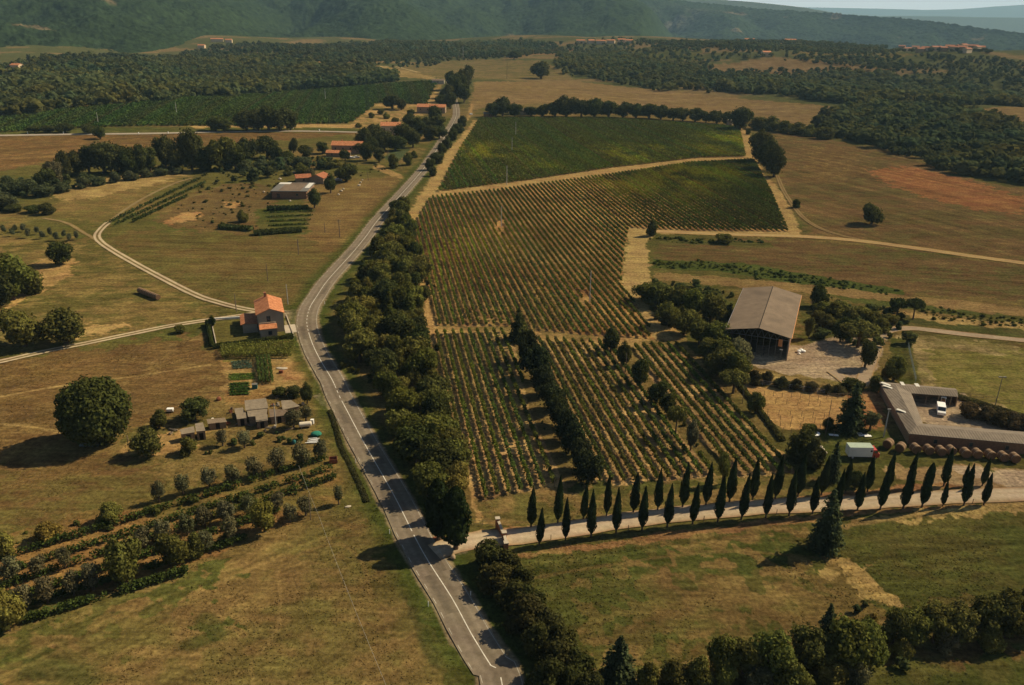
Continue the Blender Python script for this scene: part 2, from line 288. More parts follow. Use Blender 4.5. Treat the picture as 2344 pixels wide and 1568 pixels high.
PATCH = [  # polygon in survey pixels, colour, edge jitter, second colour mixed in by noise
 ([(-300,1500),(0,1455),(300,1370),(640,1235),(760,1175),(850,1180),(930,1320),(1010,1460),(1095,1570),(1100,1800),(-300,1800)], DRY, 3, OLV),
 ([(-200,1480),(0,1440),(300,1350),(540,1270),(560,1300),(380,1380),(200,1440),(0,1500),(-200,1540)], GRN, 4, OLV),
 ([(-200,1530),(120,1455),(220,1470),(100,1560),(-200,1640)], GRN, 6, DRY),
 ([(420,1430),(520,1420),(540,1450),(460,1480)], GRN, 3, DRY),
 ([(920,1180),(960,1330),(1010,1420),(1080,1570),(1060,1570),(960,1400),(890,1250)], GRN, 2, OLV),
 ([(1160,1275),(1500,1230),(1900,1190),(2400,1140),(2500,1460),(2100,1400),(1700,1500),(1330,1568),(1200,1350)], OLV, 3, GRN),
 ([(1160,1290),(1480,1250),(1850,1235),(1900,1270),(1500,1300),(1250,1330)], GRN, 4, OLV),
 ([(1420,1350),(1600,1300),(1900,1290),(2050,1395),(1900,1440),(1600,1480),(1400,1560),(1300,1450)], DRY, 8, OLV),
 ([(1780,1290),(1900,1276),(2000,1330),(2060,1392),(1930,1400),(1850,1350)], (.150,.108,.036), 6, DRY),
 ([(1895,1277),(1930,1276),(2000,1320),(2066,1386),(2040,1390),(1960,1345),(1900,1315),(1860,1290)], (.34,.235,.085), 2.2, STRAW),
 ([(1880,1285),(1900,1278),(1950,1285),(2000,1322),(2066,1386),(2030,1386),(1960,1330)], (.42,.29,.10), .7, STRAW),
 ([(1500,1240),(1850,1195),(1870,1215),(1520,1260)], DRY, 2, OLV),
 ([(1920,1195),(2343,1148),(2343,1172),(2000,1200),(1925,1215)], STRAW, 2, DRY),
 ([(1300,1460),(1325,1540),(1345,1568),(1320,1568),(1290,1480)], TAN, 1, STRAW),
 ([(1195,1300),(1215,1330),(1225,1370),(1205,1350)], STRAW, 1, TAN),
 ([(1600,1500),(2343,1350),(2343,1480),(2100,1520),(1500,1640),(1450,1568)], BROWN, 3, OLV),
 ([(1900,1560),(2100,1520),(2343,1470),(2400,1700),(1700,1700)], GRN, 3, OLV),
 ([(-200,860),(200,800),(470,762),(495,850),(500,930),(330,975),(100,1010),(-200,1030)], (.150,.090,.034), 4, (.105,.066,.027)),
 ([(300,820),(470,775),(480,850),(350,890)], BROWN, 5, DRY),
 ([(-200,1000),(120,990),(150,1060),(0,1100),(-200,1120)], BROWN, 5, DRY),
 ([(-200,1100),(300,1020),(400,1060),(350,1140),(0,1200),(-200,1240)], BROWN, 5, OLV),
 ([(300,985),(480,960),(740,950),(760,1060),(400,1100),(300,1040)], OLV, 3, DRY),
 ([(330,1000),(440,985),(450,1020),(330,1050)], TAN, 2, DRY),
 ([(-100,1260),(350,1130),(770,1050),(790,1130),(620,1210),(300,1330),(-100,1460)], (.22,.125,.045), 3, OLV),
 ([(150,460),(230,440),(390,393),(450,392),(420,412),(330,452),(235,520),(90,470)], DRY, 5, OLV),
 ([(90,445),(230,408),(400,388),(440,392),(330,430),(170,460)], STRAW, 4, DRY),
 ([(360,500),(480,430),(560,415),(640,440),(620,540),(380,522)], (.12,.082,.034), 4, BROWN),
 ([(510,460),(545,463),(545,478),(515,476)], TAN, 1.5, ORG), ([(420,485),(470,488),(440,505),(370,515)], TAN, 2, ORG),
 ([(230,530),(500,530),(820,545),(720,690),(560,690),(440,660),(300,600)], (.125,.085,.030), 6, OLV),
 ([(690,540),(840,440),(920,410),(900,450),(830,530),(760,580)], BROWN, 3, DRY),
 ([(700,330),(740,420),(920,400),(880,440),(760,560),(700,540)], DRY, 3, BROWN),
 ([(0,560),(200,545),(330,620),(560,712),(200,780),(0,800)], OLV, 5, DRY),
 ([(190,742),(285,738),(300,752),(200,768),(150,775)], STRAW, 3, TAN),
 ([(85,595),(140,585),(170,590),(150,640),(40,695),(0,720),(0,700),(70,640)], TAN, 2, DRY),
 ([(0,312),(300,308),(840,303),(700,318),(430,335),(110,372),(0,392),(-100,400),(-100,312)], BROWN, 3, (.17,.09,.035)),
 ([(0,300),(400,292),(690,288),(840,292),(840,303),(300,305),(0,310)], GRN, 2, OLV),
 ([(430,289),(520,284),(640,284),(820,286),(840,293),(640,292),(440,294)], TAN, 1.5, STRAW),
 ([(800,284),(862,236),(975,240),(1000,192),(1014,190),(985,260),(930,270),(900,292),(820,296)], TAN, 2, OLV),
 ([(750,153),(800,149),(870,150),(960,165),(1015,185),(960,180),(860,172),(780,165)], STRAW, 3, DRY),
 ([(960,142),(1080,135),(1230,138),(1290,160),(1310,180),(1080,182),(1020,182),(900,155)], (.185,.13,.055), 4, OLV),
 ([(1075,255),(1085,187),(1300,185),(1600,216),(1900,242),(1890,300),(1720,272),(1400,238),(1130,240)], BEI, 2, DRY),
 ([(480,140),(700,128),(810,152),(700,150),(560,138)], BEI, 5, DRY), ([(430,118),(600,106),(650,116),(560,128)], BEI, 6, OLV), ([(900,100),(1010,95),(1040,100),(960,108)], BEI, 6, DRY), ([(1500,92),(1800,86),(1820,94),(1560,100)], GRN, 6, OLV), ([(1700,96),(1840,98),(1840,104),(1720,102)], TAN, 4, DRY),
 ([(1280,110),(1340,112),(1290,125),(1180,132),(1190,122)], BROWN, 6, BEI),
 ([(1405,118),(1520,108),(1610,118),(1590,140),(1450,132)], GRN, 6, OLV),
 ([(1600,150),(1760,130),(1900,138),(2050,158),(2000,170),(1800,165),(1660,180)], BEI, 6, BROWN),
 ([(1790,124),(1900,118),(2100,124),(2050,134),(1850,130)], OLV, 6, DRY),
 ([(2130,242),(2250,250),(2400,238),(2400,310),(2300,300),(2200,262)], BEI, 2, DRY),
 ([(2230,248),(2250,250),(2270,272),(2300,300),(2280,295)], STRAW, 2, TAN),
 ([(1755,300),(1900,320),(2060,355),(2200,405),(2420,450),(2420,600),(2100,575),(1850,540),(1790,420)], (.150,.088,.038), 3, (.095,.078,.026)),
 ([(1830,330),(1950,345),(1990,400),(1850,420)], BROWN, 8, DRY),
 ([(1985,390),(2080,382),(2160,398),(2300,440),(2360,460),(2360,490),(2230,480),(2130,455),(2040,425)], ORG, 5, (.20,.095,.038)),
 ([(1500,545),(1840,548),(2343,608),(2420,625),(2420,700),(2343,690),(1900,660),(1500,600)], (.132,.078,.034), 3, (.090,.084,.026)),
 ([(1490,535),(1600,548),(1760,555),(1760,565),(1500,556)], GRN, 1.0, OLV),
 ([(1495,594),(1700,602),(1900,637),(2065,662),(2065,675),(1850,655),(1650,622),(1495,614)], (.055,.078,.017), .8, GRN),
 ([(1500,622),(1680,637),(1880,655),(2343,705),(2420,715),(2420,733),(2343,725),(1900,675),(1500,642)], (.26,.165,.068), 1.2, DRY),
 ([(1900,676),(2343,726),(2420,735),(2420,748),(2343,740),(1950,692)], (.065,.080,.02), 1.0, OLV),
 ([(2020,720),(2343,745),(2420,752),(2420,790),(2343,778),(2080,742)], (.085,.075,.028), 2, GRN),
 ([(2060,715),(2343,742),(2420,750),(2420,760),(2343,757),(2100,730)], TAN, 2, STRAW),
 ([(1480,660),(1640,660),(1700,690),(1640,830),(1560,790),(1500,740)], OLV, 3, GRN),
 ([(1810,690),(2030,700),(2040,780),(1840,790)], OLV, 3, GRN),
 A_, B_, C_, D_, E_,
 ([(1085,275),(1102,275),(1060,340),(1006,440),(984,455),(945,525),(930,550),(922,522),(955,455),(1020,350)], STRAW, 1.2, TAN),
 ([(984,456),(1005,437),(1200,413),(1400,384),(1600,361),(1722,358),(1724,366),(1580,373),(1400,400),(1130,437)], TAN, .8, STRAW),
 ([(1690,292),(1715,300),(1725,350),(1750,400),(1790,440),(1835,535),(1830,545),(1802,528),(1762,440),(1725,366),(1706,358)], TAN, .8, STRAW),
 ([(1440,520),(1490,524),(1640,529),(1830,532),(1840,545),(1640,540),(1500,534),(1480,560),(1490,640),(1480,680),(1530,780),(1500,780),(1420,645)], (.40,.27,.11), 1.2, STRAW),
 ([(930,545),(945,522),(960,575),(978,650),(1003,748),(990,772),(965,772),(972,700)], TAN, .6, STRAW),
 ([(965,772),(1000,748),(1160,749),(1220,758),(1500,780),(1540,790),(1450,794),(1215,776),(1150,758),(985,763)], TAN, .8, OLV),
 ([(1505,690),(1540,740),(1700,960),(1800,1050),(1790,1055),(1690,950),(1560,795),(1500,780)], TAN, 1, OLV),
 ([(1050,1040),(1062,1040),(1087,1142),(1110,1160),(1150,1200),(1090,1200),(1060,1080)], TAN, .6, STRAW),
 ([(1085,1150),(1290,1110),(1440,1112),(1640,1092),(1830,1090),(1900,1090),(1900,1125),(1500,1185),(1200,1215),(1100,1205)], (.24,.155,.06), 1.5, GRN),
 ([(1300,1112),(1500,1110),(1700,1095),(1700,1110),(1450,1130),(1300,1135)], GRN, 2, OLV),
 ([(1100,1215),(1500,1180),(1900,1128),(2200,1100),(2260,1110),(1900,1150),(1500,1195),(1150,1235)], (.26,.13,.06), .6, TAN),
 ([(1160,1270),(1500,1222),(1900,1172),(2260,1148),(2343,1140),(2343,1150),(1900,1185),(1500,1238),(1170,1280)], (.26,.14,.06), .8, DRY),
 ([(1690,790),(1840,790),(2000,745),(2030,758),(2000,850),(1960,880),(1900,875),(1720,840)], GRV, .8, (.33,.24,.15)),
 ([(1700,845),(1900,872),(1960,880),(1960,895),(1700,862)], STRAW, 1.5, OLV),
 ([(1700,880),(1920,900),(2010,900),(2000,960),(1930,985),(1790,985),(1720,930)], (.40,.235,.095), .8, TAN),
 ([(1930,900),(2030,895),(2030,960),(1990,985),(1950,930)], (.28,.12,.05), 1, TAN),
 ([(2060,765),(2343,795),(2420,805),(2420,960),(2343,945),(2190,905),(2120,880),(2095,850)], (.165,.150,.038), 1, (.21,.165,.055)),
 ([(2065,765),(2343,795),(2343,810),(2200,800),(2130,800),(2120,860),(2180,900),(2343,942),(2343,955),(2190,915),(2100,880)], (.36,.26,.12), 2.5, OLV),
 ([(2035,775),(2085,775),(2110,880),(2060,880),(2040,860)], GRN, .5, OLV),
 ([(2085,880),(2200,900),(2343,985),(2343,1000),(2200,985),(2080,960)], GRV, 1, (.34,.25,.16)),
 ([(1870,985),(2030,985),(2080,1020),(2030,1065),(1880,1060)], GRN, 1, OLV),
 ([(2030,1060),(2343,1075),(2420,1080),(2420,1165),(2343,1145),(2200,1110),(2050,1100)], (.34,.235,.13), 1.5, (.26,.16,.07)),
 ([(2150,1065),(2343,1080),(2420,1085),(2420,1165),(2340,1145),(2300,1110),(2200,1085)], GRV, 1, GRV),
 ([(1040,1240),(1085,1230),(1150,1222),(1160,1245),(1090,1255),(1045,1275),(1025,1285),(1000,1250)], GRV, .6, GRV),
 ([(480,740),(560,722),(640,718),(690,712),(672,772),(500,795)], (.125,.105,.030), .6, OLV),
 ([(650,712),(690,706),(710,712),(690,760),(672,772),(655,740)], (.40,.31,.20), .5, GRV),
 ([(492,800),(672,780),(720,850),(728,885),(710,900),(520,930)], (.22,.125,.045), 1, STRAW),
 ([(500,800),(672,783),(690,815),(510,830)], (.13,.115,.030), .8, STRAW),
 ([(655,830),(700,822),(715,870),(650,875)], (.28,.14,.055), 1, TAN),
 ([(722,905),(740,900),(760,935),(730,925)], GRV, .8, GRV),
 ([(590,480),(640,470),(720,478),(690,530),(590,545)], GRN, 2, OLV),
 ([(880,360),(900,340),(940,340),(900,385)], (.05,.075,.035), 1, GRN), ([(905,390),(960,340),(970,345),(930,400)], OLV, 1, DRY),
 ([(860,372),(925,405),(920,412),(850,385)], TAN, 1, DRY),
]
MOW = [([(-300,1500),(0,1460),(640,1240),(850,1180),(1010,1460),(1100,1800),(-300,1800)], (0,1500), (750,1185), 1.1, .55), ([(1160,1275),(1900,1190),(2400,1140),(2500,1460),(1700,1500),(1330,1568)], (1250,1420), (2000,1330), 1.1, .5),
 ([(1755,300),(2060,355),(2420,450),(2420,600),(1850,540)], (1800,380), (2300,500), 2.2, .6), ([(1075,255),(1085,187),(1600,216),(1900,242),(1890,300)], (1100,215), (1800,250), 5.0, .45), ([(230,530),(820,545),(720,690),(440,660)], (250,600), (700,610), 1.8, .5),
 ([(-200,860),(470,762),(500,930),(-200,1030)], (0,900), (480,790), 1.2, .5), ([(0,560),(200,545),(560,712),(0,800)], (0,700), (400,640), 1.6, .45), ([(0,312),(840,303),(430,335),(0,392)], (0,345), (400,325), 4.0, .5), ([(1500,545),(2420,625),(2420,700),(1500,600)], (1520,570), (2343,650), 1.8, .5)]
PATHS = [([(636,1305),(641,1370),(634,1440),(592,1495),(575,1520),(588,1640)], .45, STRAW, .22), ([(640,1300),(700,1262),(780,1245),(830,1290),(850,1380)], .6, DRY, .5), ([(-100,925),(130,885),(300,862),(480,835)], .8, STRAW, .5), ([(-100,965),(60,975),(140,990)], .8, STRAW, .5), ([(-50,640),(80,600),(200,560)], .9, STRAW, .35), ([(300,1010),(290,1040),(480,985),(560,970)], .9, TAN, .6), ([(1180,1330),(1400,1292),(1650,1262),(1885,1278)], .6, DRY, .5), ([(1925,1205),(2100,1178),(2343,1152)], 1.0, STRAW, .7), ([(1460,1560),(1700,1480),(1990,1430),(2343,1368)], .8, STRAW, .5), ([(1290,1460),(1315,1530),(1340,1600)], 1.0, TAN, .7), ([(470,1420),(500,1450),(430,1475)], 2.2, (.05,.055,.015), .7), ([(60,1540),(120,1520),(190,1560)], 3.0, (.05,.058,.016), .6), ([(930,1360),(960,1440),(1000,1520)], 1.2, (.06,.05,.02), .6), ([(1500,570),(1800,585),(2100,620),(2343,650)], .9, (.08,.05,.02), .5), ([(1860,420),(1960,470),(2100,520),(2343,560)], 1.0, (.09,.06,.025), .5), ([(1080,238),(1075,262),(1068,275)], 2.0, TAN, .8), ([(780,150),(830,158),(900,152),(960,166)], 3.0, (.45,.33,.16), .7)]
FARM = {id(A_): (A_, 2.4, (.46, .275, .10), (.25, .122, .05)), id(B_): (B_, 2.6, (.20, .125, .05), (.10, .08, .03)), id(C_): (C_, 2.5, (.50, .325, .14), (.25, .145, .065)),
        id(D_): (D_, 2.5, (.50, .325, .14), (.25, .145, .065)), id(E_): (E_, 2.5, (.50, .325, .14), (.25, .145, .065))}
ROW_OFF = {}
def groundcol(x, y):
    r = np.hypot(x, y)
    n1 = fbm(x*.012, y*.02, 3, 5); n2 = fbm(x*.06, y*.09, 11, 4); n3 = fbm(x*.35, y*.5, 23, 3)
    C = np.empty(x.shape+(3,))
    def mixin(Ca, Cb, f): return Ca+(np.asarray(Cb)-Ca)*f[..., None]
    far = sst(700, 1050, r)
    C[:] = OLV; C = mixin(C, DRY, sst(.42, .62, n1)*.8); C = mixin(C, GRN, sst(.5, .7, n2)*.5); C = mixin(C, (.075, .080, .030), far*.85); C = mixin(C, BEI, far*sst(.56, .64, n1)*.7)
    jx = (fbm(x*.30, y*.30, 31, 3)-.5)*2; jy = (fbm(x*.30, y*.30, 47, 3)-.5)*2
    bx0, bx1, by0, by1 = x.min(), x.max(), y.min(), y.max()
    for P in PATCH:
        if id(P) in FARM:
            px, sp, ca, cb = FARM[id(P)]; poly = wp(px); m = pip(x+jx*.5, y+jy*.5, poly)
            if not m.any(): continue
            xm, ym = x[m], y[m]; u = (xm*ROWP[0]+ym*ROWP[1])/sp; fr = np.abs((u-np.round(u)))*2
            cc = np.empty(xm.shape+(3,)); cc[:] = ca; f = sst(.35, .62, n2[m]*.5+n3[m]*.5); cc = mixin(cc, cb, f*.85)
            cc = mixin(cc, STRAW, sst(.52, .68, fbm(xm*.02, ym*.03, 77, 3))*.6); cc = mixin(cc, GRN, sst(.4, 0, fr)*.55*sst(.3, .6, n2[m])); cc = mixin(cc, cb, sst(.45, .75, fbm(u*1.0, ym*.9, 91, 2))*.6)
            C[m] = cc; continue
        px, c, j, c2 = P; poly = wp(px); b0 = poly.min(0)-j*2; b1 = poly.max(0)+j*2
        bb = (x > b0[0]) & (x < b1[0]) & (y > b0[1]) & (y < b1[1])
        if not bb.any(): continue
        m = np.zeros(x.shape, bool); m[bb] = pip(x[bb]+jx[bb]*j*2, y[bb]+jy[bb]*j*2, poly)
        if not m.any(): continue
        f = sst(.40, .62, .55*n2[m]+.45*n3[m]); cc = np.empty(f.shape+(3,)); cc[:] = c; cc = mixin(cc, c2, f*.75); C[m] = C[m]*.12+cc*.88
    for mp, a, b, sp, amp in MOW:
        poly = wp(mp); m = pip(x+jx*2, y+jy*2, poly)
        if not m.any(): continue
        a2, b2 = wp([a, b]); d_ = (b2-a2)/np.linalg.norm(b2-a2); u = (x[m]*d_[1]-y[m]*d_[0])/sp+.8*fbm(x[m]*.02, y[m]*.02, 13, 2); v_ = (x[m]*d_[0]+y[m]*d_[1])
        C[m] *= (1+.6*amp*((vn(u, v_*.012, 5)-.5)*1.3+(vn(u*2.7, v_*.03, 6)-.5)*.9))[:, None]
    for pp, wd, cc, al in PATHS:
        L_ = smooth(wp(pp)); b0 = L_.min(0)-3; b1 = L_.max(0)+3; bb = (x > b0[0]) & (x < b1[0]) & (y > b0[1]) & (y < b1[1])
        if bb.any(): C[bb] = mixin(C[bb], cc, al*sst(wd, wd*.4, pld(x[bb], y[bb], L_)+jx[bb]*wd*.4))
    near = r < 760
    d = np.full(x.shape, 1e9); d[near] = pld(x[near], y[near], ROAD[::3])
    v = sst(9.5, 4.5, d+jx*2)*.85; C = mixin(C, (.052, .066, .014), v); C = mixin(C, (.27, .20, .12), sst(4.2, 3.5, d+jx*.5)*.8)
    C *= (.82+.36*n3)[..., None]; return np.clip(C, .004, 1)
r_ = [38.0]
while r_[-1] < 3100: r_.append(r_[-1]+max(.36, r_[-1]**2/(H*F*.42)*.62))
r_ = np.array(r_); th = np.arange(math.radians(-46), math.radians(46), .0021)
RR, TH = np.meshgrid(r_, th, indexing='ij'); GX = RR*np.sin(TH); GY = RR*np.cos(TH)
def gridquads(n, m):
    i = np.arange(n-1)[:, None]*m+np.arange(m-1)[None]; i = i.ravel(); return np.stack([i, i+1, i+m+1, i+m], 1)
GC = groundcol(GX.ravel(), GY.ravel())
GZ = hgt(GX, GY)+(fbm(GX*.15, GY*.15, 5, 3)-.5)*.16
me = npmesh('ground', np.stack([GX, GY, GZ], -1).reshape(-1, 3), gridquads(*GX.shape)[:, ::-1], M['ground'], True, GC)
tag(link('ground', me), 'dry late summer fields and meadows of the valley', 'ground', kind='structure')
# skirt: near and side ground so that the land goes on outside the picture
def skirt():
    mb_v = []; mb_q = []
    a = np.arange(-180, 181, 4.0); rr = np.array([0.5, 20, 39.0]); 
    R2, T2 = np.meshgrid(rr, np.radians(a), indexing='ij'); V = np.stack([R2*np.sin(T2), R2*np.cos(T2), np.full(R2.shape, -.06)], -1).reshape(-1, 3); q = gridquads(*R2.shape)
    rr3 = np.array([39, 100, 250, 600, 1500, 3000.]); a3 = np.concatenate([np.arange(45.9, 314.2, 4.0), [314.1]])
    R3, T3 = np.meshgrid(rr3, np.radians(a3), indexing='ij'); V3 = np.stack([R3*np.sin(T3), R3*np.cos(T3), np.full(R3.shape, -.06)], -1).reshape(-1, 3)
    q3 = gridquads(*R3.shape)+len(V); V = np.concatenate([V, V3]); q = np.concatenate([q, q3])
    c = np.empty((len(V), 3)); c[:] = OLV
    tag(link('terrain', npmesh('terrain', V, q[:, ::-1], M['ground'], False, c)), 'plain grassland around the valley outside the fields', 'ground', kind='structure')
skirt()
# ------------------------------------------------------------------ roads, tracks, markings
def strip(name, line, prof, z, m, label, cat='road', jit=0.0):
    """prof: [(offset m, colour)] across the strip"""
    P = np.asarray(line); T = np.gradient(P, axis=0); T /= np.linalg.norm(T, axis=1)[:, None]; Nn = np.stack([T[:, 1], -T[:, 0]], 1); k = len(prof)
    V = np.zeros((len(P), k, 3)); Cc = np.zeros((len(P), k, 3))
    for j, (o, c) in enumerate(prof):
        q = P+Nn*o
        if jit and j in (0, k-1): q = q+Nn*((fbm(P[:, 0]*.4, P[:, 1]*.4, 9+j, 2)-.5)*2*jit)[:, None]
        V[:, j, 0] = q[:, 0]; V[:, j, 1] = q[:, 1]; V[:, j, 2] = hgt(q[:, 0], q[:, 1])+z; Cc[:, j] = np.asarray(c)*(.85+.3*fbm(q[:, 0]*.2, q[:, 1]*.2, 5, 3))[:, None]
    me = npmesh(name, V.reshape(-1, 3), gridquads(len(P), k), m, True, Cc.reshape(-1, 3)); return tag(link(name, me), label, cat, kind='structure')
AS = (.200, .160, .115); AS2 = (.230, .186, .136); ASD = (.172, .138, .098); SH = (.30, .24, .16)
strip('road', ROAD, [(-3.3, SH), (-3.1, AS2), (-2.4, AS), (-1.6, AS2), (-.8, ASD), (-.1, AS), (.1, AS), (.9, ASD), (1.7, AS2), (2.5, AS), (3.1, AS2), (3.3, SH)], .16, M['strip'], 'grey asphalt country road curving through the valley', jit=.15)
strip('road', ROAD2, [(-3.2, SH), (-2.6, (.33, .28, .22)), (2.6, (.33, .28, .22)), (3.2, SH)], .30, M['strip'], 'pale road crossing behind the brown field in front of the far vineyard')
strip('driveway', DRIVE, [(-2.7, (.36, .23, .12)), (-2.1, (.42, .32, .21)), (-1.2, (.50, .40, .28)), (-.6, (.44, .34, .23)), (.2, (.50, .40, .28)), (1.1, (.47, .37, .25)), (1.9, (.44, .33, .21)), (2.6, (.33, .21, .11))], .17, M['strip'], 'pale gravel driveway between two rows of cypresses', 'driveway', jit=.3)
GR_ = (.15, .11, .045)
RUT = [(-1.55, DRY), (-1.25, TRK), (-.6, TRK), (-.3, GR_), (.3, GR_), (.6, TRK), (1.25, TRK), (1.55, DRY)]
strip('track', TRACK1, RUT, .17, M['strip'], 'two rut gravel track bending across the meadow to the house', 'track', jit=.2)
strip('track', TRACK2, RUT, .19, M['strip'], 'two rut gravel track running left past the oak field', 'track', jit=.2)
strip('track', TRACK3, [(-1.0, DRY), (-.3, (.22, .17, .085)), (.3, (.22, .17, .085)), (1.0, DRY)], .15, M['strip'], 'faint grassy track beside the short garden vine rows', 'track', jit=.3)
strip('track', BRANCH, [(-.9, DRY), (0, (.24, .18, .09)), (.9, DRY)], .15, M['strip'], 'faint grassy track leaving the bend of the gravel track', 'track', jit=.3)
YT = smooth(wp([(1905, 850), (1960, 885), (1985, 845), (2005, 790), (2022, 762), (2080, 752), (2200, 765), (2343, 780), (2450, 792)]))
strip('track', YT, [(-1.9, TAN), (-1.4, GRV), (1.4, GRV), (1.9, TAN)], .16, M['strip'], 'gravel track round the sports field to the barn yard', 'track', jit=.3)
RT = smooth(wp([(1778, 402), (1795, 440), (1830, 490), (1870, 520), (1920, 538), (1965, 548)]))
RT2 = smooth(wp([(1500, 530), (1640, 536), (1760, 539), (1840, 542), (1960, 551), (2100, 569), (2240, 589), (2420, 613)]))
strip('track', RT2, [(-2.8, DRY), (-2.2, TAN), (-1.0, (.44, .30, .14)), (0, (.36, .25, .11)), (1.0, (.44, .30, .14)), (2.2, TAN), (2.8, DRY)], .14, M['strip'], 'wide pale dirt track along the lower edge of the striped vineyard', 'track', jit=.5)
strip('track', RT, [(-1.3, (.14,.09,.036)), (-.9, (.25, .17, .075)), (-.4, (.25, .17, .075)), (0, (.14, .09, .036)), (.4, (.25, .17, .075)), (.9, (.25, .17, .075)), (1.3, (.14,.09,.036))], .17, M['strip'], 'thin two rut track curving down the brown hillside', 'track', jit=.3)
for i, (px, o, w_, L) in enumerate([((1150,1535),-1.5,1.5,7), ((1090,1440),1.6,1.2,9), ((1010,1290),-1.7,1.3,6), ((945,1170),1.5,1.4,12), ((880,1050),-1.4,1.4,8), ((815,925),1.6,1.2,10), ((778,850),-1.5,1.5,9), ((800,735),1.4,1.5,14), ((870,648),-1.4,1.4,12)]):
    k = int(np.argmin(np.linalg.norm(ROAD-at(*s(*px))[:2], axis=1))); n_ = max(3, int(L/3)); strip('road', ROAD[k:k+n_+1], [(o-w_/2, ASD), (o, (.145, .118, .086)), (o+w_/2, ASD)], .166, M['strip'], f"darker repair patch in the asphalt of the country road, {ordn_(i+1)} from the bottom", 'road', jit=.12)
def marks(line, off, wd, a, b, dash=None):
    P = np.asarray(line); L = np.concatenate([[0], np.cumsum(np.linalg.norm(np.diff(P, axis=0), axis=1))]); V = []; Q = []
    step = 1.5; t = a
    while t < b:
        e = min(t+(dash[0] if dash else b-a), b); n = max(2, int((e-t)/step)+1); tt = np.linspace(t, e, n)
        X = np.interp(tt, L, P[:, 0]); Y = np.interp(tt, L, P[:, 1]); D = np.stack([np.gradient(X), np.gradient(Y)], 1); D /= np.linalg.norm(D, axis=1)[:, None]+1e-9; nx, ny = D[:, 1], -D[:, 0]
        n0 = len(V)
        for i in range(n):
            for o in (off-wd/2, off+wd/2):
                x, y = X[i]+nx[i]*o, Y[i]+ny[i]*o; V.append((x, y, float(hgt(x, y))+.175))
            if i: k = n0+2*i; Q.append((k-2, k-1, k+1, k))
        t = e+(dash[1] if dash else 1e9)
    return V, Q
RL_ = np.concatenate([[0], np.cumsum(np.linalg.norm(np.diff(ROAD, axis=0), axis=1))])
def rdist(px): p = at(*s(*px))[:2]; return float(RL_[np.argmin(np.linalg.norm(ROAD-p, axis=1))])
SEG = [(0, 0, rdist((1222, 1660)), (2.2, 2.2)), (0, rdist((1222, 1660)), rdist((1047, 1362)), None), (0, rdist((1047, 1362)), rdist((1030, 1332)), (1.2, 1.6)), (0, rdist((1030, 1332)), rdist((857, 1008)), None), (0, rdist((857, 1008)), rdist((840, 970)), (1.6, 1.6)), (0, rdist((840, 970)), rdist((772, 837)), None), (0, rdist((772, 837)), rdist((774, 772)), (1.5, 1.6)), (0, rdist((774, 772)), RL_[-1]-40, None)]
V = []; Q = []
for o, a, b, d in SEG:
    v, q = marks(ROAD, o, .17, a, b, d); Q += [tuple(i+len(V) for i in t) for t in q]; V += v
tag(link('road_markings', npmesh('road_markings', V, Q, M['line'])), 'white centre line broken at the bend and the junction', 'road marking', kind='structure')
V = []; Q = []
for o, a, b, d in [(2.95, 0, RL_[-1]-40, None), (-2.95, 0, rdist((1010, 1300)), (1.6, 2.5)), (-2.95, rdist((960, 1200)), RL_[-1]-40, (1.6, 3.5))]:
    v, q = marks(ROAD, o, .12, a, b, d); Q += [tuple(i+len(V) for i in t) for t in q]; V += v
tag(link('road_markings', npmesh('road_edge_markings', V, Q, mat('worn_paint', (.40, .36, .29), var=.4, scale=1.0, stain=.7))), 'worn white edge lines of the country road', 'road marking', kind='structure')
#@@PART3
# ------------------------------------------------------------------ vegetation
def unit(n, g=rng):
    v = g.normal(size=(n, 3)); return v/np.linalg.norm(v, axis=1)[:, None]
def leafquads(Cn, S, Nr):
    """one small four-cornered leaf clump per centre"""
    n = len(Cn); a = np.cross(Nr, unit(n)); a /= np.linalg.norm(a, axis=1)[:, None]+1e-9; b = np.cross(Nr, a)
    S = np.broadcast_to(S, (n,))[:, None]; k = rng.uniform(.55, 1.0, (n, 1))
    V = np.stack([Cn-a*S-b*S*k*.6, Cn+a*S*.5-b*S*k, Cn+a*S+b*S*k*.5, Cn-a*S*.4+b*S*k], 1).reshape(-1, 3)
    return V, np.arange(4*n).reshape(-1, 4)
_ico = None
def ico():
    t = (1+5**.5)/2; v = np.array([(-1, t, 0), (1, t, 0), (-1, -t, 0), (1, -t, 0), (0, -1, t), (0, 1, t), (0, -1, -t), (0, 1, -t), (t, 0, -1), (t, 0, 1), (-t, 0, -1), (-t, 0, 1)], float); v /= np.linalg.norm(v[0])
    f = [(0,11,5),(0,5,1),(0,1,7),(0,7,10),(0,10,11),(1,5,9),(5,11,4),(11,10,2),(10,7,6),(7,1,8),(3,9,4),(3,4,2),(3,2,6),(3,6,8),(3,8,9),(4,9,5),(2,4,11),(6,2,10),(8,6,7),(9,8,1)]
    return v, np.array([(a, b, c, c) for a, b, c in f])
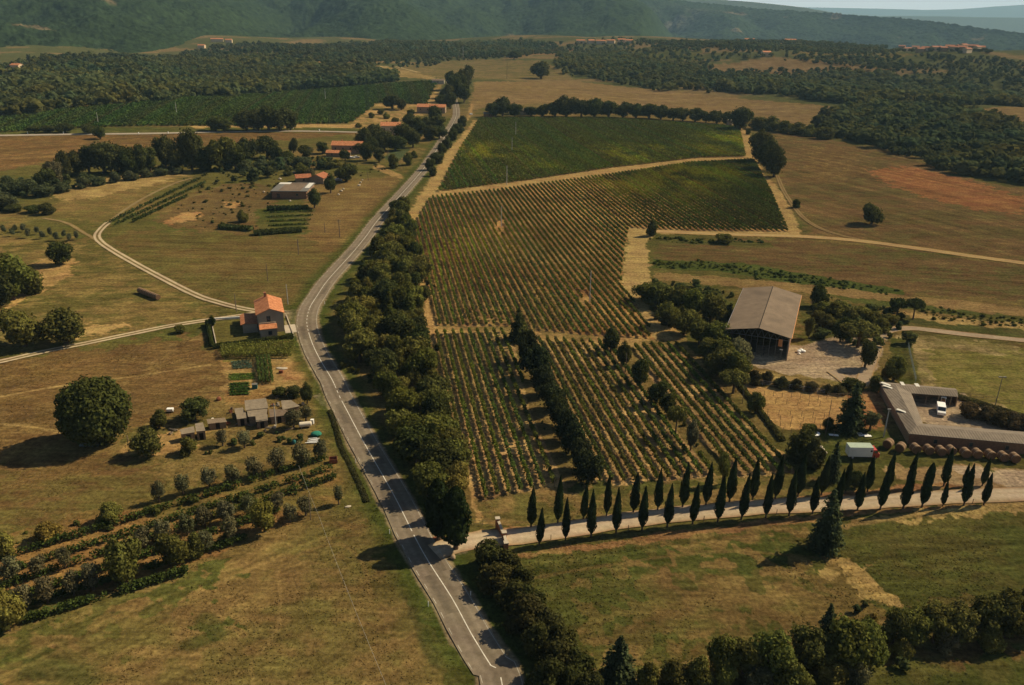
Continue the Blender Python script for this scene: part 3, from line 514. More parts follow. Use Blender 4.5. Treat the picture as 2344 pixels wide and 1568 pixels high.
def crown_mesh(name, lobes, nleaf, size, core=.62, loose=.10, m=None):
    lobes = np.array(lobes, float); w_ = lobes[:, 3]**2; pick = rng.choice(len(lobes), nleaf*2, p=w_/w_.sum()); d = unit(nleaf*2)
    rad = lobes[pick, 3]*(1+rng.normal(0, loose, nleaf*2)-.05); q = lobes[pick, :3]+d*rad[:, None]
    keep = np.ones(len(q), bool)
    for i, L in enumerate(lobes):
        keep &= (np.linalg.norm(q-L[:3], axis=1) > L[3]*.66) | (pick == i) & (np.linalg.norm(q-L[:3], axis=1) > L[3]*.5)
    q = q[keep][:nleaf]; d = d[keep][:nleaf]; nr = d+unit(len(q))*.75; nr /= np.linalg.norm(nr, axis=1)[:, None]
    V, Q = leafquads(q, size*rng.uniform(.6, 1.35, len(q)), nr); iv, iq = ico(); VV = [V]; QQ = [Q]; n = len(V)
    for L in lobes:
        jit = 1+rng.normal(0, .1, (12, 1)); VV.append(L[:3]+iv*L[3]*core*jit); QQ.append(iq+n); n += 12
    V = np.concatenate(VV); Q = np.concatenate(QQ)
    me = bpy.data.meshes.new(name); T = [tuple(dict.fromkeys(r)) for r in Q.tolist()]
    me.from_pydata(V.tolist(), [], T); me.update(); me.materials.append(m or M['leaf']); return me
def lob_broad(k, n=13, base=.12, top=1.0, sp=.30, r0=.17, r1=.27):
    g = np.random.default_rng(100+k); L = [(0, 0, (base+top)/2, .26)]
    zc = (base+top)/2; zh = (top-base)/2
    for i in range(n):
        d = unit(1, g)[0]; r = g.uniform(r0, r1); L.append((d[0]*sp*g.uniform(.7, 1.1), d[1]*sp*g.uniform(.7, 1.1), zc+d[2]*(zh-r*.8), r))
    return L
CR = {}
CR['broad'] = [crown_mesh('broad_crown', lob_broad(i, 19, .10, 1.0, .33, .11, .23), 2800, .033, .6, .17) for i in range(5)]
CR['oval'] = [crown_mesh('oval_crown', lob_broad(20+i, 14, .08, 1.0, .24, .17, .24), 2400, .034, .6, .17) for i in range(2)]
def lob_dome(n):
    L = [(0, 0, .5, .36)]
    for i in range(n):
        z = 1-2*(i+.5)/n; a = i*2.39996; q = math.sqrt(1-z*z); r = .10+.075*((i*7919) % 13)/13; k = (.5-r*.78)*(.9+.16*((i*5) % 7)/7)*(1-.12*max(z, 0)); L.append((q*math.cos(a)*k, q*math.sin(a)*k, max(.5+z*(.48-r*.8)*(.92+.14*((i*3) % 5)/5), .14), r))
    return L
CR['oak'] = [crown_mesh('oak_crown', lob_dome(52), 13000, .021, .78, .12)]
CR['bush'] = [crown_mesh('bush_crown', [(x, y, z*.9, r) for x, y, z, r in lob_broad(60+i, 14, -.05, 1.0, .30, .14, .25)], 2500, .034, .6, .15) for i in range(3)]
CR['olive'] = [crown_mesh('olive_crown', lob_broad(80+i, 11, .22, 1.0, .28, .13, .23), 1100, .036, .42, .2) for i in range(3)]
CR['umbrella'] = [crown_mesh('umbrella_crown', [(math.cos(a)*q, math.sin(a)*q, .80-.12*q+random.uniform(-.03, .03), .17) for q in (0, .2, .36) for a in np.linspace(0, 6.28, 1+int(q*22))[:-1 or None]]+[(0, 0, .84, .18)], 1700, .036, .6)]
def conifer_mesh(k, dens=1.0, thin=1.0):
    g = np.random.default_rng(200+k); C_c = []; N_n = []; S_ = []
    for z in np.linspace(.06, .99, 26):
        R = .5*thin*(1-z)**.68*(.85+.3*g.random())+.02; nb = max(5, int(15*(1-z)+5))
        for j in range(nb):
            a = g.uniform(0, 6.283); Rb = R*g.uniform(.65, 1.08); m_ = max(3, int(26*Rb*dens)+2)
            t = np.linspace(.12, 1, m_); x = t*Rb*math.cos(a); y = t*Rb*math.sin(a); zz = z-.10*Rb*t-.10*Rb*t*t+.05*t**3*Rb
            q = np.stack([x, y, zz], 1)+g.normal(0, .012, (m_, 3)); C_c.append(q); nn = np.tile((0.25*math.cos(a), .25*math.sin(a), 1.), (m_, 1))+g.normal(0, .45, (m_, 3)); N_n.append(nn); S_.append(.05*(1.15-.5*t))
    q = np.concatenate(C_c); nr = np.concatenate(N_n); nr /= np.linalg.norm(nr, axis=1)[:, None]; V, Q = leafquads(q, np.concatenate(S_), nr)
    return npmesh('conifer_crown', V, Q, M['leaf'])
CR['conifer'] = [conifer_mesh(i) for i in range(3)]
CR['cedar'] = [conifer_mesh(9, .8, 1.0)]
def cypress_mesh(k, blunt=False):
    g = np.random.default_rng(300+k); n = 2600; z = g.uniform(0, 1, n)**.9
    pr = lambda z: np.where(z < .24, np.sin(np.clip(z/.24, 0, 1)*1.5708)**.75, (1-np.clip((z-.24)/.76, 0, 1)**(1.6 if not blunt else 4))**(.9 if not blunt else .7))
    a = g.uniform(0, 6.283, n); lump = 1+.13*np.sin(a*3+z*9+k*2.1)+.09*np.sin(a*5-z*17+k)+.05*np.sin(a*2+z*40)
    R = .46*pr(z)*lump*g.uniform(.86, 1.07, n); lean = .07*(z**1.5)*(1 if not blunt else .3)
    q = np.stack([R*np.cos(a)+lean, R*np.sin(a)*.95, .09+.91*z], 1); nr = np.stack([np.cos(a), np.sin(a), np.full(n, .35)], 1)+g.normal(0, .38, (n, 3)); nr /= np.linalg.norm(nr, axis=1)[:, None]
    V, Q = leafquads(q*np.array([1, 1, 1]), .02*g.uniform(.6, 1.3, n), nr)
    V = V.reshape(-1, 4, 3); c = V.mean(1, keepdims=True); V = (c+(V-c)*np.array([3.0, 3.0, 1.25])).reshape(-1, 3)
    zz = np.linspace(0, 1, 15); aa = np.linspace(0, 6.283, 11)[:-1]; CV = np.array([[.40*float(pr(np.array(q)))*math.cos(b)+.07*q**1.5*(1 if not blunt else .3), .40*float(pr(np.array(q)))*math.sin(b), .14+.85*q] for q in zz for b in aa])
    i = np.arange(14)[:, None]*10; j = np.arange(10)[None]; CQ = np.stack([i+j, i+(j+1) % 10, i+10+(j+1) % 10, i+10+j], -1).reshape(-1, 4)
    return npmesh('cypress_crown', np.concatenate([V, CV]), np.concatenate([Q, CQ+len(V)]), M['leaf'])
CR['cypress'] = [cypress_mesh(i) for i in range(5)]; CR['blunt'] = [cypress_mesh(7, True)]; CR['gate'] = [cypress_mesh(8, True)]
def trunk_mesh(h, r, lean=.02, limbs=4):
    mb = MB(); mb.tube([(0, 0, -.02), (lean*.5, 0, h*.45), (lean, lean*.5, h)], [r*1.25, r, r*.6], 7)
    for i in range(limbs):
        a = i*2.4+.5; z = h*(.55+.1*i); mb.tube([(lean*.6, 0, z), (.14*math.cos(a), .14*math.sin(a), z+.16), (.24*math.cos(a), .24*math.sin(a), z+.30)], [r*.5, r*.35, r*.15], 5, False)
    o = mb.build('trunk', M['bark']); me = o.data; bpy.data.objects.remove(o); return me
TRK_M = {'tall': trunk_mesh(.5, .045), 'mid': trunk_mesh(.38, .05), 'cyp': trunk_mesh(.3, .085, .0, 0), 'con': trunk_mesh(.9, .03, 0, 0), 'umb': trunk_mesh(.72, .04, .03, 4)}
TRUNK = dict(broad='tall', oval='tall', oak='mid', bush='mid', olive='mid', umbrella='umb', conifer='con', cedar='con', cypress='cyp', blunt='cyp', gate='cyp')
NAME = dict(broad='broadleaf_tree', oval='broadleaf_tree', oak='oak_tree', bush='shrub', olive='olive_tree', umbrella='stone_pine', conifer='conifer_tree', cedar='cedar_tree', cypress='cypress_tree', blunt='cypress_tree', gate='cypress_tree')
CATN = dict(bush='shrub')
DG = (.060, .068, .020); MG = (.108, .110, .028); LG = (.162, .152, .036); YG = (.17, .142, .032); OG = (.128, .122, .060); BG = (.060, .078, .034); CYP = (.026, .040, .014); SIL = (.13, .14, .09)
def plant(kind, p, h, w, col, label, group=None, parts=True, rz=None, var=None):
    p = np.array(p, float); p[2] = float(hgt(p[0], p[1]))
    t = empty(NAME[kind], p, random.uniform(0, 6.28) if rz is None else rz, label, CATN.get(kind, 'tree'), group); t.scale = (w, w, h)
    ms = CR[kind]; j = random.uniform(.85, 1.18); c = [x*j*random.uniform(.93, 1.07) for x in col]
    link('crown', ms[random.randrange(len(ms)) if var is None else var], t, c)
    if parts: link('trunk', TRK_M[TRUNK[kind]], t)
    return t
def plantpx(kind, x, y, ytop, wpx, col, label, group=None, **k):
    p = at(x, y); return plant(kind, p, tall(p, ytop), wpx*mpp(p), col, label, group, **k)
def ordn(n): return f"{n}{'th' if 10 <= n % 100 <= 20 else {1: 'st', 2: 'nd', 3: 'rd'}.get(n % 10, 'th')}"
# cypress avenue
NEAR = [(1348,1362.5,1269),(1413.7,1351,1242.5),(1477.5,1343.7,1225),(1540,1333.7,1221),(1605,1326,1219),(1668,1317.5,1209),(1731,1311,1209),(1794,1305,1186),(1853,1299,1186),(1914,1295,1186),(1972.5,1290,1176),(2031,1285,1193),(2089,1280,1174),(2143.5,1276,1182),(2200,1274,1162),(2257,1272.5,1165),(2304,1269,1159),(2356.5,1266,1203),(2409,1264,1161),(2459,1262.5,1184)]
FARR = [(1327.5,1319,1220),(1394,1309,1189),(1458,1299,1211),(1516,1291,1187),(1583,1282.5,1181),(1644,1276,1172),(1706,1269,1160),(1764,1264,1156),(1823,1256,1145),(1881,1251,1145),(1937.5,1247.5,1139),(1994,1242.5,1135),(2053,1238,1140),(2112,1234,1150),(2168,1230,1140),(2216,1226,1130),(2270,1221,1132),(2359,1215,1120),(2409,1216,1160),(2455,1215,1144)]
for rowname, R_ in (('near', NEAR), ('far', FARR)):
    for i, (x, y, yt) in enumerate(R_):
        px = s(x, y); p = at(*px); h = tall(p, s(0, yt)[1]); w_ = h*random.uniform(.165, .20) if h > 9.5 else h*random.uniform(.19, .22)
        blunt = rowname == 'near' and i == 16
        plant('blunt' if blunt else 'cypress', p, h, w_, CYP, f"{'blunt topped' if blunt else 'slender'} dark cypress, {ordn(i+1)} from the gate in the {rowname} row along the driveway", 'cypresses lining the driveway', rz=random.uniform(-.5, .5)).rotation_euler = (random.uniform(-.035, .035), random.uniform(-.02, .05), random.uniform(-.6, .6))
plantpx('gate', 1043, 1257, 1116, 64, (.026, .038, .012), 'stout dark cypress standing alone in the gravel driveway mouth', rz=.4)
plantpx('gate', 1004, 1236, 1098, 56, (.022, .033, .011), 'stout dark cypress half hidden by the belt trees at the driveway mouth', rz=1.4)
# solitary and special trees
SOLO = [
 ('oak', 226, 1012, 864, 156, (.066, .074, .020), 'huge round dark oak alone in the left meadow', None),
 ('broad', 58, 792, 702, 112, MG, 'wide feathery tree, left one of the pair beside the rutted track', None),
 ('broad', 152, 785, 712, 104, MG, 'wide feathery tree, right one of the pair beside the rutted track', None),
 ('broad', 30, 686, 588, 110, MG, 'tallest tree of the clump at the left edge of the photo', None),
 ('broad', -10, 705, 620, 100, DG, 'dark tree cut off by the left edge of the photo', None),
 ('bush', 72, 672, 612, 70, MG, 'low leafy tree at the right side of the left edge clump', None),
 ('broad', 140, 606, 554, 60, DG, 'round dark tree alone in the meadow above the log bale', None),
 ('bush', 108, 491, 462, 38, DG, 'round dark shrub at the end of a low hedge', None),
 ('bush', 75, 487, 468, 40, DG, 'low hedge shrub just left of the round dark shrub', None), ('bush', 35, 484, 466, 50, DG, 'low hedge shrub nearest the left edge beside the olive plot', None),
 ('oval', 487, 748, 723, 21, (.03, .05, .012), 'clipped egg shaped tree at the corner of the house lawn', None),
 ('bush', 412, 762, 742, 26, MG, 'small shrub beside the rutted track left of the house', None),
 ('broad', 1994, 513, 464, 60, DG, 'lone dark tree on the brown hillside field', None),
 ('bush', 1821, 476, 455, 22, DG, 'small round shrub beside the dusty field track', None),
 ('broad', 1238, 180, 142, 50, DG, 'lone dark tree on the far pale field', None), ('oval', 1176, 136, 116, 28, DG, 'small lone tree on the far brown slope', None),
 ('broad', 1692, 298, 246, 58, DG, 'round tree beside the water tank above the vineyard', None), ('bush', 1711, 308, 294, 13, DG, 'tiny round shrub beside the red vineyard track', None),
 ('broad', 1738, 372, 300, 56, DG, 'upper tree of the dark trio beside the vineyard corner', 'dark trio at the vineyard corner'), ('broad', 1755, 390, 322, 54, DG, 'middle tree of the dark trio beside the vineyard corner', 'dark trio at the vineyard corner'), ('broad', 1770, 405, 338, 52, DG, 'lowest tree of the dark trio beside the vineyard corner', 'dark trio at the vineyard corner'),
 ('bush', 1490, 540, 502, 28, DG, 'dark shrub at the inner corner of the vineyard', None), ('bush', 1655, 556, 533, 45, MG, 'low shrub on the grassy bank below the vineyard', None),
 ('oval', 1867, 700, 653, 44, DG, 'round dark tree behind the right rear corner of the big barn', None),
 ('oval', 1850, 775, 728, 26, MG, 'slim tree close to the right wall of the big barn', None), ('broad', 1922, 782, 728, 44, DG, 'dark tree between the big barn and the stone pine', None),
 ('umbrella', 1962, 795, 738, 84, MG, 'flat topped stone pine behind the gravel yard', None),
 ('oval', 1978, 842, 783, 50, DG, 'round tree standing in the gravel yard', None), ('broad', 2043, 872, 816, 52, MG, 'leafy tree on the lawn left of the sports field', None), ('bush', 2030, 862, 830, 30, YG, 'yellowish shrub on the lawn left of the sports field', None),
 ('umbrella', 2051, 727, 683, 40, DG, 'left one of two small stone pines on the bank', None), ('umbrella', 2089, 731, 683, 40, DG, 'right one of two small stone pines on the bank', None),
 ('bush', 1948, 888, 862, 60, DG, 'dark shrub at the entrance of the gravel yard', None), ('bush', 2002, 893, 860, 42, MG, 'shrub at the north corner of the stable roof', None),
 ('cedar', 1944, 986, 880, 84, BG, 'spreading grey green cedar left of the stable', None), ('olive', 1990, 986, 940, 48, OG, 'pale leafy tree between the cedar and the stable', None),
 ('broad', 1727, 946, 899, 44, MG, 'small round tree at the corner of the staked plot', None),
 ('umbrella', 1677, 900, 850, 66, MG, 'flat crowned tree at the edge of the staked plot', None), ('broad', 1694, 836, 772, 66, OG, 'thin pale tree in front of the open barn', None),
 ('conifer', 1902, 1100, 1012, 48, BG, 'young spruce beside the white truck', None), ('broad', 1955, 1118, 1080, 34, DG, 'small round tree below the white truck', None),
 ('conifer', 1886, 1256, 1122, 92, BG, 'tall dark spruce standing before the driveway', None),
 ('conifer', 1414, 1560, 1458, 104, BG, 'dark spruce at the bottom of the lower meadow', None),
 ('conifer', 1187, 780, 706, 62, DG, 'dark conifer at the head of the tree line through the lower vineyards', None),
 ('oval', 1397, 806, 750, 42, DG, 'dark tree at the top of the second tree line', None), ('oval', 1426, 838, 782, 36, DG, 'narrow dark tree beside a pole in the second tree line', None), ('broad', 1465, 882, 824, 46, DG, 'third tree of the second tree line', None), ('broad', 1500, 925, 868, 50, DG, 'fourth and widest tree of the second tree line', None), ('broad', 1528, 948, 903, 44, DG, 'fifth tree of the second tree line', None),
 ('umbrella', 1545, 1000, 930, 44, MG, 'thin stemmed pine between the vine rows', None), ('oval', 1580, 1030, 962, 36, OG, 'dull green tree below the thin stemmed pine', None), ('olive', 1652, 1108, 1034, 36, MG, 'spindly young tree behind the cypress avenue', None),
 ('oval', 757, 442, 398, 32, DG, 'dark conical tree right of the brick farm building', None), ('oval', 720, 476, 432, 36, DG, 'dark tree in front of the brick farm building', None), ('broad', 792, 416, 375, 56, DG, 'wide dark tree behind the parked cars', None), ('bush', 557, 508, 478, 30, MG, 'round shrub on the rough ground left of the vegetable rows', None), ('bush', 710, 412, 382, 26, OG, 'pale shrub behind the small tiled sheds', None),
 ('bush', 1830, 1050, 972, 76, DG, 'big dark shrub at the vineyard corner above the avenue', None), ('bush', 1862, 1068, 1000, 56, DG, 'dark shrub left of the spruce and the white truck', None), ('bush', 1850, 1000, 968, 40, MG, 'bushy shrub below the staked plot', None), ('bush', 1895, 985, 955, 34, DG, 'small dark shrub left of the cedar', None),
 ('broad', 607, 1217, 1146, 64, LG, 'bright rounded tree at the edge of the olive rows', None), ('broad', 290, 1332, 1238, 88, MG, 'bushy tree in the lower olive rows', None), ('broad', 400, 1292, 1212, 78, MG, 'bushy tree with yellow green top in the lower olive rows', None), ('bush', 445, 1272, 1215, 56, MG, 'leafy shrub right of the bushy trees in the olive rows', None), ('bush', 250, 1195, 1152, 66, LG, 'broad yellow green shrub at the upper olive row', None), ('bush', 110, 1235, 1188, 66, YG, 'yellow green shrub near the left end of the upper olive row', None), ('bush', 15, 1275, 1218, 56, LG, 'yellow green shrub at the left edge of the olive rows', None), ('broad', 20, 1442, 1352, 92, LG, 'leafy tree at the lower left end of the olive rows', None),
 ('broad', 365, 980, 940, 46, MG, 'round tree left of the garden sheds', None), ('broad', 342, 1042, 988, 76, MG, 'spreading fig tree left of the long shed', None), ('bush', 430, 1038, 1002, 50, MG, 'small leafy tree in front of the long shed', None), ('broad', 447, 962, 914, 72, DG, 'dark rounded fig tree behind the garden sheds', None),
 ('bush', 640, 905, 885, 40, DG, 'dark hedge shrub behind the main garden shed', None), ('bush', 672, 908, 882, 40, DG, 'second dark hedge shrub behind the garden sheds', None), ('oval', 703, 925, 876, 30, DG, 'dark upright tree at the garden corner by the road', None),
 ('olive', 560, 1025, 985, 40, OG, 'olive tree before the middle garden shed', None), ('olive', 672, 980, 940, 50, OG, 'olive tree leaning over the cream gas tank', None), ('olive', 510, 1020, 985, 34, OG, 'small olive tree right of the long shed', None), ('olive', 700, 965, 928, 36, OG, 'olive tree above the white gas tank', None),
]
for kd, x, y, yt, wp_, c, lb, gp in SOLO: plantpx(kd, x, y, yt, wp_, c, lb, gp)
# rows of olives
def series(kind, pts, col, label, group, hj=.12, **k):
    for i, q in enumerate(pts):
        x, y, yt, w_ = q[:4]; yt += (random.random()-.5)*hj*(y-yt)*1.6; w_ *= random.uniform(.85, 1.2); plantpx(q[4] if len(q) > 4 else kind, x, y, yt, w_, q[5] if len(q) > 5 else col, label.format(n=ordn(i+1)), group, **k)
series('olive', [(365,1150,1102,40),(420,1133,1085,42),(480,1118,1072,42),(533,1108,1058,40),(582,1092,1042,40),(636,1078,1030,44),(692,1066,1018,44),(735,1050,1008,40)], OG, 'grey green olive, {n} from the left in the upper olive row', 'olives of the upper row')
series('olive', [(30,1330,1278,48),(90,1318,1268,46),(150,1300,1252,46),(330,1252,1205,44),(375,1240,1192,42),(430,1225,1178,42),(470,1205,1158,40),(520,1195,1148,42),(570,1180,1132,40),(635,1170,1122,40)], OG, 'grey green olive, {n} from the left in the second olive row', 'olives of the second row')
series('olive', [(60,1395,1340,50),(110,1380,1325,50),(170,1362,1310,48),(215,1350,1295,50),(470,1265,1215,44),(530,1240,1190,42),(665,1195,1150,40),(700,1180,1136,40),(775,1155,1112,30)], OG, 'grey green olive, {n} from the left in the lowest olive row', 'olives of the lowest row')
series('olive', [(10,536,514,14),(36,532,512,14),(55,531,511,14),(30,541,520,14),(66,545,524,14),(86,537,517,14),(98,547,526,15),(116,541,520,14),(130,551,530,15),(148,545,524,14),(160,553,532,15),(176,549,528,14)], (.09,.10,.055), 'tiny grey olive, {n} of the plot beside the track bend', 'olives of the small plot', parts=False)
# tree line through the lower vineyards
TL = [(1205,832,764,66),(1228,868,800,66),(1242,905,838,70),(1262,940,872,72),(1280,975,905,72),(1295,1010,940,66),(1310,1042,972,66),(1328,1075,1005,64),(1345,1108,1035,66)]
series('broad', TL, (.036,.044,.018), 'dark tree, {n} from the top in the tree line through the lower vineyards', 'tree line through the lower vineyards')
# barn thicket
series('broad', [(1480,690,645,56),(1510,700,648,60),(1545,712,652,64),(1585,722,665,60),(1625,738,678,60),(1530,745,692,52),(1565,765,708,60),(1600,790,732,60),(1640,800,735,66),(1660,840,775,70),(1640,860,800,64),(1680,870,805,62),(1620,825,772,56)], MG, 'tree of the thicket left of the big barn, {n} counted from its top left', 'thicket left of the barn')
series('bush', [(1880,715,688,44),(1905,728,692,50),(1935,740,700,54),(1965,735,702,56),(1995,745,712,50),(1890,750,716,44),(1960,765,732,46),(2015,760,728,44),(1870,735,708,36),(1925,715,690,46),(2035,742,716,40)], MG, 'shrub of the thicket right of the big barn, {n} counted from the left', 'thicket right of the barn')
series('bush', [(1725,880,848,36),(1755,876,850,34),(1785,886,862,36),(1820,890,866,38),(1855,894,872,36),(1890,898,876,36),(1920,900,880,36)], (.065,.062,.026), 'low roadside shrub, {n} from the left between the gravel yard and the staked plot', 'shrubs along the gravel yard')
series('bush', [(2215,955,920,50),(2250,962,926,54),(2285,970,935,54),(2320,978,942,54),(2355,985,950,56)], (.075,.058,.028), 'brown shrub, {n} from the left in the hedge behind the stable yard', 'brown hedge behind the stable yard')
# bottom right thicket
series('broad', [(1650,1545,1462,84),(1700,1540,1456,84),(1762,1556,1462,96),(1845,1530,1440,96),(1882,1490,1378,72,'conifer',BG),(1930,1530,1425,100),(1985,1520,1412,90),(2040,1480,1395,70),(2085,1475,1400,84),(2135,1470,1395,84),(2190,1466,1392,90),(2245,1462,1375,96),(2300,1458,1362,90),(2350,1450,1350,84),(1480,1575,1520,64,'bush'),(1545,1570,1500,70,'bush'),(1600,1570,1500,70,'bush'),(1810,1590,1510,84,'bush'),(1900,1560,1505,70,'bush',LG),(1960,1555,1490,64,'bush',OG),(1660,1568,1520,60,'bush',LG),(1735,1575,1520,64,'bush',OG),(2060,1500,1450,56,'bush',LG),(2160,1490,1440,60,'bush',OG),(2260,1485,1430,60,'bush',LG),(1990,1455,1405,46,'bush',YG)], MG, 'bushy tree, {n} from the left in the thicket at the lower right', 'thicket at the lower right')
# roadside hedge at the bottom
series('bush', [(1120,1300,1236,84),(1160,1310,1258,76),(1135,1345,1282,84),(1185,1345,1290,76),(1170,1390,1322,86),(1215,1395,1335,80),(1200,1440,1370,90),(1245,1440,1378,84),(1235,1490,1415,94),(1285,1490,1425,86),(1270,1540,1462,98),(1320,1545,1478,84),(1255,1595,1510,96),(1310,1600,1525,90),(1350,1610,1540,80),(1110,1290,1255,46),(1150,1370,1325,50),(1222,1420,1380,54),(1262,1515,1470,60),(1300,1560,1515,56),(1205,1370,1335,50)], (.055,.055,.017), 'overgrown hedge shrub, {n} down the road from the gate', 'overgrown hedge below the gate')
# belt between road and vineyard
BELT = wp([(905,478),(932,498),(944,545),(958,600),(966,650),(972,705),(962,760),(968,800),(985,860),(1000,930),(1022,1010),(1048,1090),(1066,1170),(1058,1195),(1020,1205),(985,1150),(950,1070),(915,1010),(880,940),(840,862),(812,800),(790,745),(800,700),(830,640),(870,580),(895,530)])
pts = []
g_ = np.random.default_rng(5); lo = BELT.min(0); hi = BELT.max(0)
while len(pts) < 4000:
    pts.append(g_.uniform(lo, hi))
P_ = np.array(pts); P_ = P_[pip(P_[:, 0], P_[:, 1], BELT)]; P_ = P_[pld(P_[:, 0], P_[:, 1], ROAD) > 6.5]
keepp = []
for q in P_:
    if all(np.hypot(*(q-k)) > 3.4 for k in keepp): keepp.append(q)
keepp.sort(key=lambda q: q[1])
for i, q in enumerate(keepp):
    dr = float(pld(np.array([q[0]]), np.array([q[1]]), ROAD)[0]); big = g_.random()
    kd = g_.choice(['broad', 'broad', 'oval', 'bush', 'conifer'], p=[.36, .2, .16, .2, .08])
    h = g_.uniform(4.6, 9.8) if kd != 'bush' else g_.uniform(2.6, 5.2)
    if dr < 8.5: h *= .8
    c = [DG, MG, (.085, .088, .020), LG][g_.choice(4, p=[.22, .33, .25, .20])]; w_ = h*(.9 if kd in ('broad', 'bush') else .66)*g_.uniform(.95, 1.3)
    kn = {'broad': 'broad tree', 'oval': 'upright tree', 'bush': 'shrub', 'conifer': 'conifer'}[str(kd)]
    plant(str(kd), (q[0], q[1], 0), h, w_, c, f"{kn} in the belt between road and vineyard, {ordn(i+1)} counting up from the gate", 'tree belt beside the road')
# upper roadside, avenue and lines beyond
series('bush', [(905,486,455,34),(925,470,452,26),(985,390,360,30),(1000,375,345,30),(1010,358,326,30),(1022,340,310,30),(1035,322,292,28),(1048,305,280,26),(1058,290,266,24),(990,403,380,22)], DG, 'dark roadside tree, {n} up the road above the belt', 'roadside trees above the belt')
series('broad', [(1022,238,196,34),(1040,232,176,36),(1050,222,164,36),(1060,212,156,38),(1068,200,152,34),(1036,205,160,34),(1030,250,214,32),(1062,235,190,34),(1012,246,220,30)], DG, 'tall tree, {n} in the clump at the far end of the road', 'clump at the far end of the road')
series('broad', [(1128,268,238,34),(1150,266,226,46),(1178,268,234,40),(1215,266,240,34),(1240,268,238,40),(1270,268,230,48),(1295,268,221,56),(1330,269,228,50),(1360,269,230,48),(1392,270,232,48),(1425,270,234,46),(1455,271,237,44),(1485,272,236,46),(1512,274,244,36),(1540,276,246,36),(1562,277,243,40),(1590,279,250,36),(1615,281,252,36),(1640,283,254,36),(1664,286,258,34)], DG, 'dark tree, {n} from the left in the line behind the upper vineyard', 'tree line behind the upper vineyard')
series('bush', [(1735,296,264,44),(1765,300,266,48),(1795,304,276,42),(1825,308,280,44),(1855,312,282,46),(1885,318,286,46)], MG, 'bushy tree, {n} from the left in the hedge up to the right wood', 'hedge up to the right wood')
series('broad', [(105,428,386,46),(128,420,368,56,'broad',OG),(150,408,345,44),(180,402,342,46),(205,396,332,56),(240,398,330,66),(270,396,328,66),(300,398,340,50),(320,395,336,46),(345,392,340,40),(380,384,317,46),(410,386,346,44),(440,392,290,62),(470,392,338,60),(505,390,312,84,'broad',MG),(540,388,336,56),(568,368,318,46),(612,362,309,46),(634,372,334,36),(672,350,313,22),(700,362,332,40),(738,352,322,28),(655,375,345,44)], DG, 'dark tree, {n} from the left in the line below the brown field', 'tree line below the brown field')
series('bush', [(20,450,402,60),(60,445,408,56),(100,450,418,50),(140,440,412,46),(190,430,404,36),(225,424,400,34),(262,418,396,34),(300,412,390,34),(335,406,386,30),(370,402,382,32),(405,398,380,30),(560,392,366,40),(600,386,362,40),(640,385,360,40),(690,385,355,40),(-20,460,405,60),(10,480,440,60)], (.07,.078,.036), 'grey green shrub, {n} from the left edge along the foot of the left tree line', 'shrubs below the left tree line', parts=False)
series('broad', [(495,300,266,50),(515,302,274,36),(565,300,256,50),(590,300,252,52),(615,300,248,56),(640,300,246,54),(665,298,254,44),(150,304,282,40),(205,306,284,36),(230,318,290,34),(80,304,288,30),(110,304,286,34)], DG, 'dark tree, {n} of the clumps between the far vineyard and the pale road', 'clumps along the pale road')
series('broad', [(835,340,296,42),(862,325,280,40),(880,345,298,46),(850,350,312,36),(925,330,282,44),(945,338,300,40),(960,318,270,40),(985,322,288,36),(1000,300,262,36),(940,300,262,38),(975,300,268,34),(898,250,220,44),(918,252,226,30),(905,345,310,44),(1005,318,290,34),(838,368,330,40),(868,372,342,36),(790,368,344,26),(940,275,250,26),(995,282,246,36),(820,352,330,30)], DG, 'dark garden tree, {n} around the tiled roadside houses', 'garden trees around the tiled houses')
series('bush', [(770,384,362,24),(742,384,360,24),(900,385,352,26),(935,378,350,24),(948,362,345,20),(850,270,258,16),(872,262,248,18),(885,272,256,16),(905,284,268,18),(820,292,280,16),(690,396,372,30),(660,402,385,22)], MG, 'small garden shrub, {n} around the farm and tiled houses', 'garden shrubs around the houses', parts=False)
#@@PART4
# ------------------------------------------------------------------ vine rows
def clip_rows(poly, sp, inset=.6):
    out = []; u = poly@ROWP; k0 = int(math.ceil(u.min()/sp)); k1 = int(u.max()/sp)
    for k in range(k0, k1+1):
        uu = k*sp+.01; ts = []
        for i in range(len(poly)):
            a, b = poly[i], poly[(i+1) % len(poly)]; ua, ub = a@ROWP, b@ROWP
            if (ua > uu) != (ub > uu): f = (uu-ua)/(ub-ua); ts.append(float((a+(b-a)*f)@ROWD))
        ts.sort(); segs = [(ts[i]+inset, ts[i+1]-inset) for i in range(0, len(ts)-1, 2) if ts[i+1]-ts[i] > 5]
        if segs: out.append((uu, segs))
    return out
BARE = wp([(1134,512),(1148,508),(1156,528),(1142,540)]), wp([(1322,660),(1345,662),(1350,690),(1335,690)])
LUSH = [wp([(1395,395),(1580,373),(1725,366),(1765,440),(1805,531),(1640,530),(1500,525),(1430,470)])]
YEL = [(*wp([(x, y)])[0], r, k) for x, y, r, k in [(1575,402,30,1.),(1440,425,26,.8),(1520,450,20,.5),(1660,400,18,.4),(1095,350,24,.8),(1180,345,16,.5),(1440,358,24,.7),(1520,345,18,.5),(1680,322,22,1.),(1640,345,18,.6),(1250,380,14,.4),(1010,600,20,.5),(1080,560,24,.5)]]
def vtint(x, y):
    f = np.zeros(x.shape)
    for cx, cy_, r, k in YEL: f = np.maximum(f, k*np.exp(-(((x-cx)/r)**2+((y-cy_)/(r*1.6))**2)))
    f = f*sst(.25, .6, fbm(x*.09, y*.06, 44, 3)); a = .75+.5*fbm(x*.03, y*.03, 66, 3)
    return np.stack([a*(1+f*2.3), a*(1+f*1.7), a*(1+f*.1)], 1)
